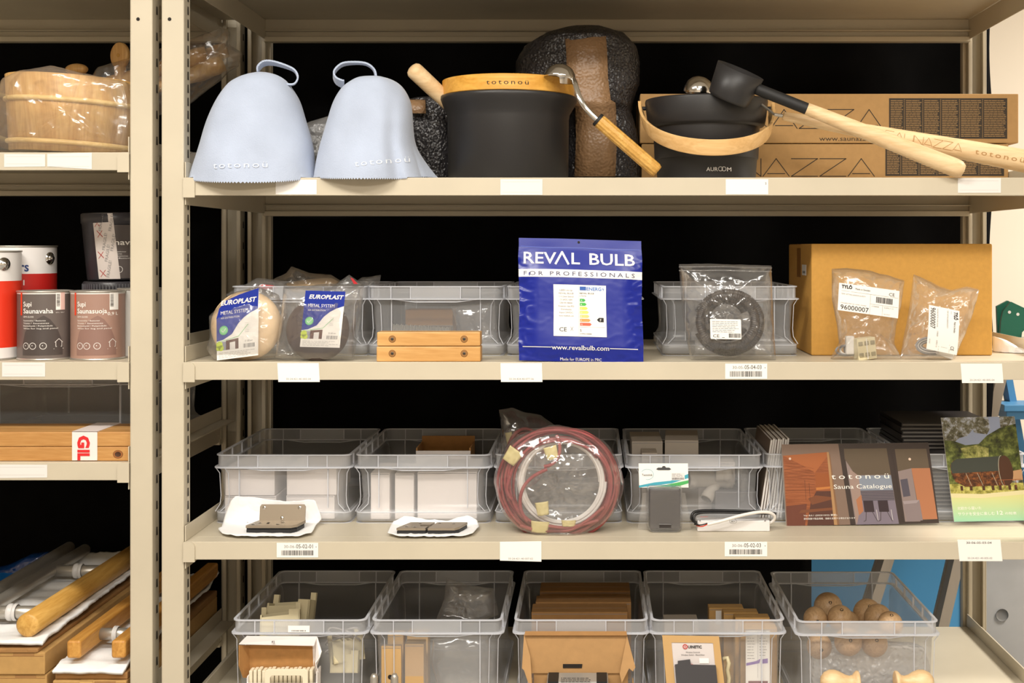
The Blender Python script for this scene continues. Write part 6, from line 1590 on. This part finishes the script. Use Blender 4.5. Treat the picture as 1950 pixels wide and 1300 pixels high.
# clear bin and boards on the left rack's third deck
o = copy_tree(_bins[B4]); o.location = (-1.088, .17, ZL3 + .0005); o.scale = (1.45, .95, .85)
for c_ in list(o.children):
    if c_.name.startswith('sticker'): bpy.data.objects.remove(c_)
tag(o, 'wide clear bin on the left rack behind the cedar boards', 'storage bin')
o = [x for x in COL.objects if x.get('label', '').startswith('wide clear bin')][0]
for k_, (y0, y1, lb) in enumerate([(852.5, 880, 'lower cedar board of the taped pair, a dark knot at its end'), (812, 851, 'upper cedar board of the taped pair on the left rack')]):
    a, b = W(-150, y1, .01), W(251 - k_ * 1, y0, .01)
    if not k_: z0 = ZL3 + .0004; z1 = z0 + .027
    else: z0 = ZL3 + .028; z1 = z0 + .028
    r = thing('cedar_board', lb, 'board', ((a.x + b.x) / 2, .01, z0), 'cedar boards taped in a pair')
    m = MB(); m.box(a.x, b.x - .001, .012, .13, z0, z1, WOODBOARD); m.build('board', r, bev=.002)
    if not k_:
        m = MB(); kx = W(224, 0, .01).x
        m.lathe([(0, 0), (.004, 0), (.0042, .0001), (.008, .0001)], mat('knot core', (70, 40, 20), .6), T(kx, .0117, z0 + .013) @ RX(90), 20, sx=1.2); m.lathe([(.005, .0002), (.0075, .0002)], mat('knot ring', (150, 92, 44), .6), T(kx, .0116, z0 + .013) @ RX(90), 20, sx=1.2); m.build('knot', r)
tp_ = thing('parcel_tape', 'white tape strip printed in red around both cedar boards', 'tape', tuple(W(160, 880, .01)), None)
m = MB(); TW2 = mat('white red tape', (236, 224, 220), .4); x0, x1 = W(137, 0, .01).x, W(185, 0, .01).x
m.box(x0, x1, .0105, .0117, ZL3 + .002, ZL3 + .0572, TW2); m.box(x0, x1, .0105, .132, ZL3 + .0562, ZL3 + .0574, TW2); m.build('strip', tp_)
m = MB(); RT = mat('tape letter red', (214, 40, 44), .5); M = PX(.0103)
m.text('FRAGI', 148, 784, 30, RT, M, rot=90, width=1) if False else None
G_ = mat('x', (0, 0, 0)) if False else None
m.text('G', 149, 829, 30, RT, M, rot=90, width=24, bold=.05); m.text('IL', 149, 856, 30, RT, M, rot=90, width=20, bold=.05)
m.build('letters', tp_)
tl = [x for x in m.v]
# ------------------------------------------------ pull handles on foam and cartons
def lcart(lb, x0, x1, z0, z1, y0, y1, mt=KRAFT):
    r = thing('long_carton', lb, 'box', ((x0 + x1) / 2, y0, z0), 'flat brown cartons under the door pulls')
    m = MB(); m.box(x0, x1, y0, y1, z0, z1, mt); m.build('carton', r, bev=.002)
    m = MB(); m.box(x0 + .003, x1 - .003, y0 - .0005, y0, z1 - .007, z1 - .0058, KRAFT2); m.box(x1 - .06, x1 - .02, y0 - .0006, y0, z1 - .006, z1 - .001, KRAFT2); m.build('flap_seam', r)
    return r
XA = -1.038
lcart('flat carton at the bottom left, under a second one', -1.262, XA + .002, ZL4 + .0005, ZL4 + .075, .0, .58)
lcart('flat carton second from below, holding the round door pull', -1.262, XA, ZL4 + .076, ZL4 + .118, -.004, .58)
lcart('flat carton tray just under the left foam sheet', -1.26, XA - .012, ZL4 + .1185, ZL4 + .126, -.006, .59, KRAFT2)
lcart('flat carton at the bottom beside the post', -1.024, -.884, ZL4 + .0005, ZL4 + .064, -.002, .58)
lcart('thin carton tray under the right foam sheet', -1.022, -.884, ZL4 + .0645, ZL4 + .078, .004, .58, KRAFT2)
m = MB(); m.box(-.972, -.948, -.0035, -.0023, ZL4 + .035, ZL4 + .0635, mat('packing tape', (206, 166, 104), .35)); m.box(-.972, -.948, -.0035, .03, ZL4 + .0641, ZL4 + .0643, mat('packing tape', (206, 166, 104), .35))
tag(m.build('packing_tape', loc=(-.96, -.003, ZL4 + .035)), 'short tan tape strip sealing the lowest right carton', 'tape')
def foam(lb, x0, x1, y0, y1, z, seed, droop):
    r = thing('foam_sheet', lb, 'foam sheet', ((x0 + x1) / 2, y0, z), 'white foam sheets under the door pulls')
    def f(u, v):
        x = x0 + (x1 - x0) * u; y = y0 + (y1 - y0) * v
        e = max(0, 1 - min(u, 1 - u) * 9)
        zz_ = z + .010 + .0015 * math.sin(v * 60) * (u < .9) + .004 * crease(Vector((x * 9, y * 9, seed))) + (.028 * max(0, v - .9) * 10 * (.5 + .5 * crease(Vector((x * 12, 0, seed))))) - droop * max(0, 1 - v * 18) + .012 * max(0, (u - .86) * 7) * v
        return (x + .006 * crease(Vector((y * 12, seed, 0))) * e, y + .004 * crease(Vector((x * 15, seed, 1))) * (v < .05), zz_)
    m = MB(); m.grid(f, 50, 110, FOAM); m.build('foam', r, solid=.006)
foam('white foam sheet under the round wooden door pull', -1.262, XA - .010, -.006, .60, ZL4 + .127, 3, .004)
foam('white foam sheet under the two square wooden bars', -1.024, -.891, -.010, .60, ZL4 + .0785, 8, .010)
def standoff(m, xa, xb, y, z, r_=.0125):
    Mx, L = AX((xa, y, z), (xb, y, z))
    m.lathe([(0, 0), (r_, 0), (r_, L * .42), (r_ * 1.0, L * .44)], STEEL, Mx, 32); m.lathe([(r_ * 1.25, L * .44), (r_ * 1.35, L * .46), (r_ * 1.35, L * .5), (r_ * 1.1, L * .52), (r_ * 1.1, L * .53), (r_ * 1.35, L * .545), (r_ * 1.35, L * .58), (r_ * 1.2, L * .6)], mat('clear washer', (214, 212, 210), .3), Mx, 32); m.lathe([(r_, L * .6), (r_, L), (0, L)], STEEL, Mx, 32)
zp = ZL4 + .165
p1 = thing('door_pull', 'door pull pair: round wooden bar joined to steel bars by standoffs', 'door pull', (-1.12, .02, zp), 'wooden door pulls on foam')
m = MB(); m.lathe([(0, -.002), (.018, -.002), (.0225, .002), (.0225, .56), (.018, .565), (0, .565)], WOODO, T(-1.078, .012, zp) @ RX(-90), 40); m.build('wooden_bar', p1)
m = MB(); m.tube([(-1.205, .0, zp), (-1.205, .60, zp + .004)], .0135, STEEL, n=28); m.build('steel_bar', p1)
m = MB(); m.tube([(-1.242, -.03, zp + .004), (-1.242, .60, zp + .010)], .0135, STEEL, n=28); m.build('steel_bar', p1)
for y in (.10, .42):
    m = MB(); standoff(m, -1.205, -1.092, y, zp); m.build('standoff', p1)
zq = ZL4 + .110 + .012
p2 = thing('door_pull', 'door pull pair: two square wooden bars joined by a steel standoff', 'door pull', (-.95, .02, zq), 'wooden door pulls on foam')
for x in (-.985, -.9005):
    m = MB(); m.box(x - .0135, x + .0135, .0 if x < -.95 else .001, .60, zq - .017, zq + .017, WOODO2); m.build('wooden_bar', p2, bev=.005, seg=4)
for y in (.10, .50):
    m = MB(); standoff(m, -.9715, -.914, y, zq, .0115); m.build('standoff', p2)
# blue wrapped panel behind
bb = thing('blue_case', 'bright blue case under dark glossy film at the far left', 'case', (-1.45, .3, ZL4))
BL2 = mat('bright blue', (20, 110, 190), .35)
a, b = W(-60, 1140, .35), W(42, 1118, .35)
m = MB(); m.box(a.x, -1.268, .35, .56, ZL4 + .0005, W(0, 1122, .35).z, BL2); m.build('case', bb, bev=.003)
m = MB(); m.box(W(-6, 0, .349).x, W(12, 0, .349).x, .348, .35, W(0, 1134, .35).z, W(0, 1129, .35).z, PAINT_DARK); m.build('slot', bb)
DBL = mat('dark blue gloss film', (14, 50, 100), .12, spec=.9, bs=.8, bsc=20, bd=.006)
m = MB(); bag(m, [(-80, 1122), (-40, 1090), (20, 1074), (60, 1054), (92, 1050), (98, 1080), (80, 1122)], DBL, .52, .03, .05, .006, seed=13); m.build('film', bb)
for o in list(sc.objects):
    if '_o' in o: del o['_o']
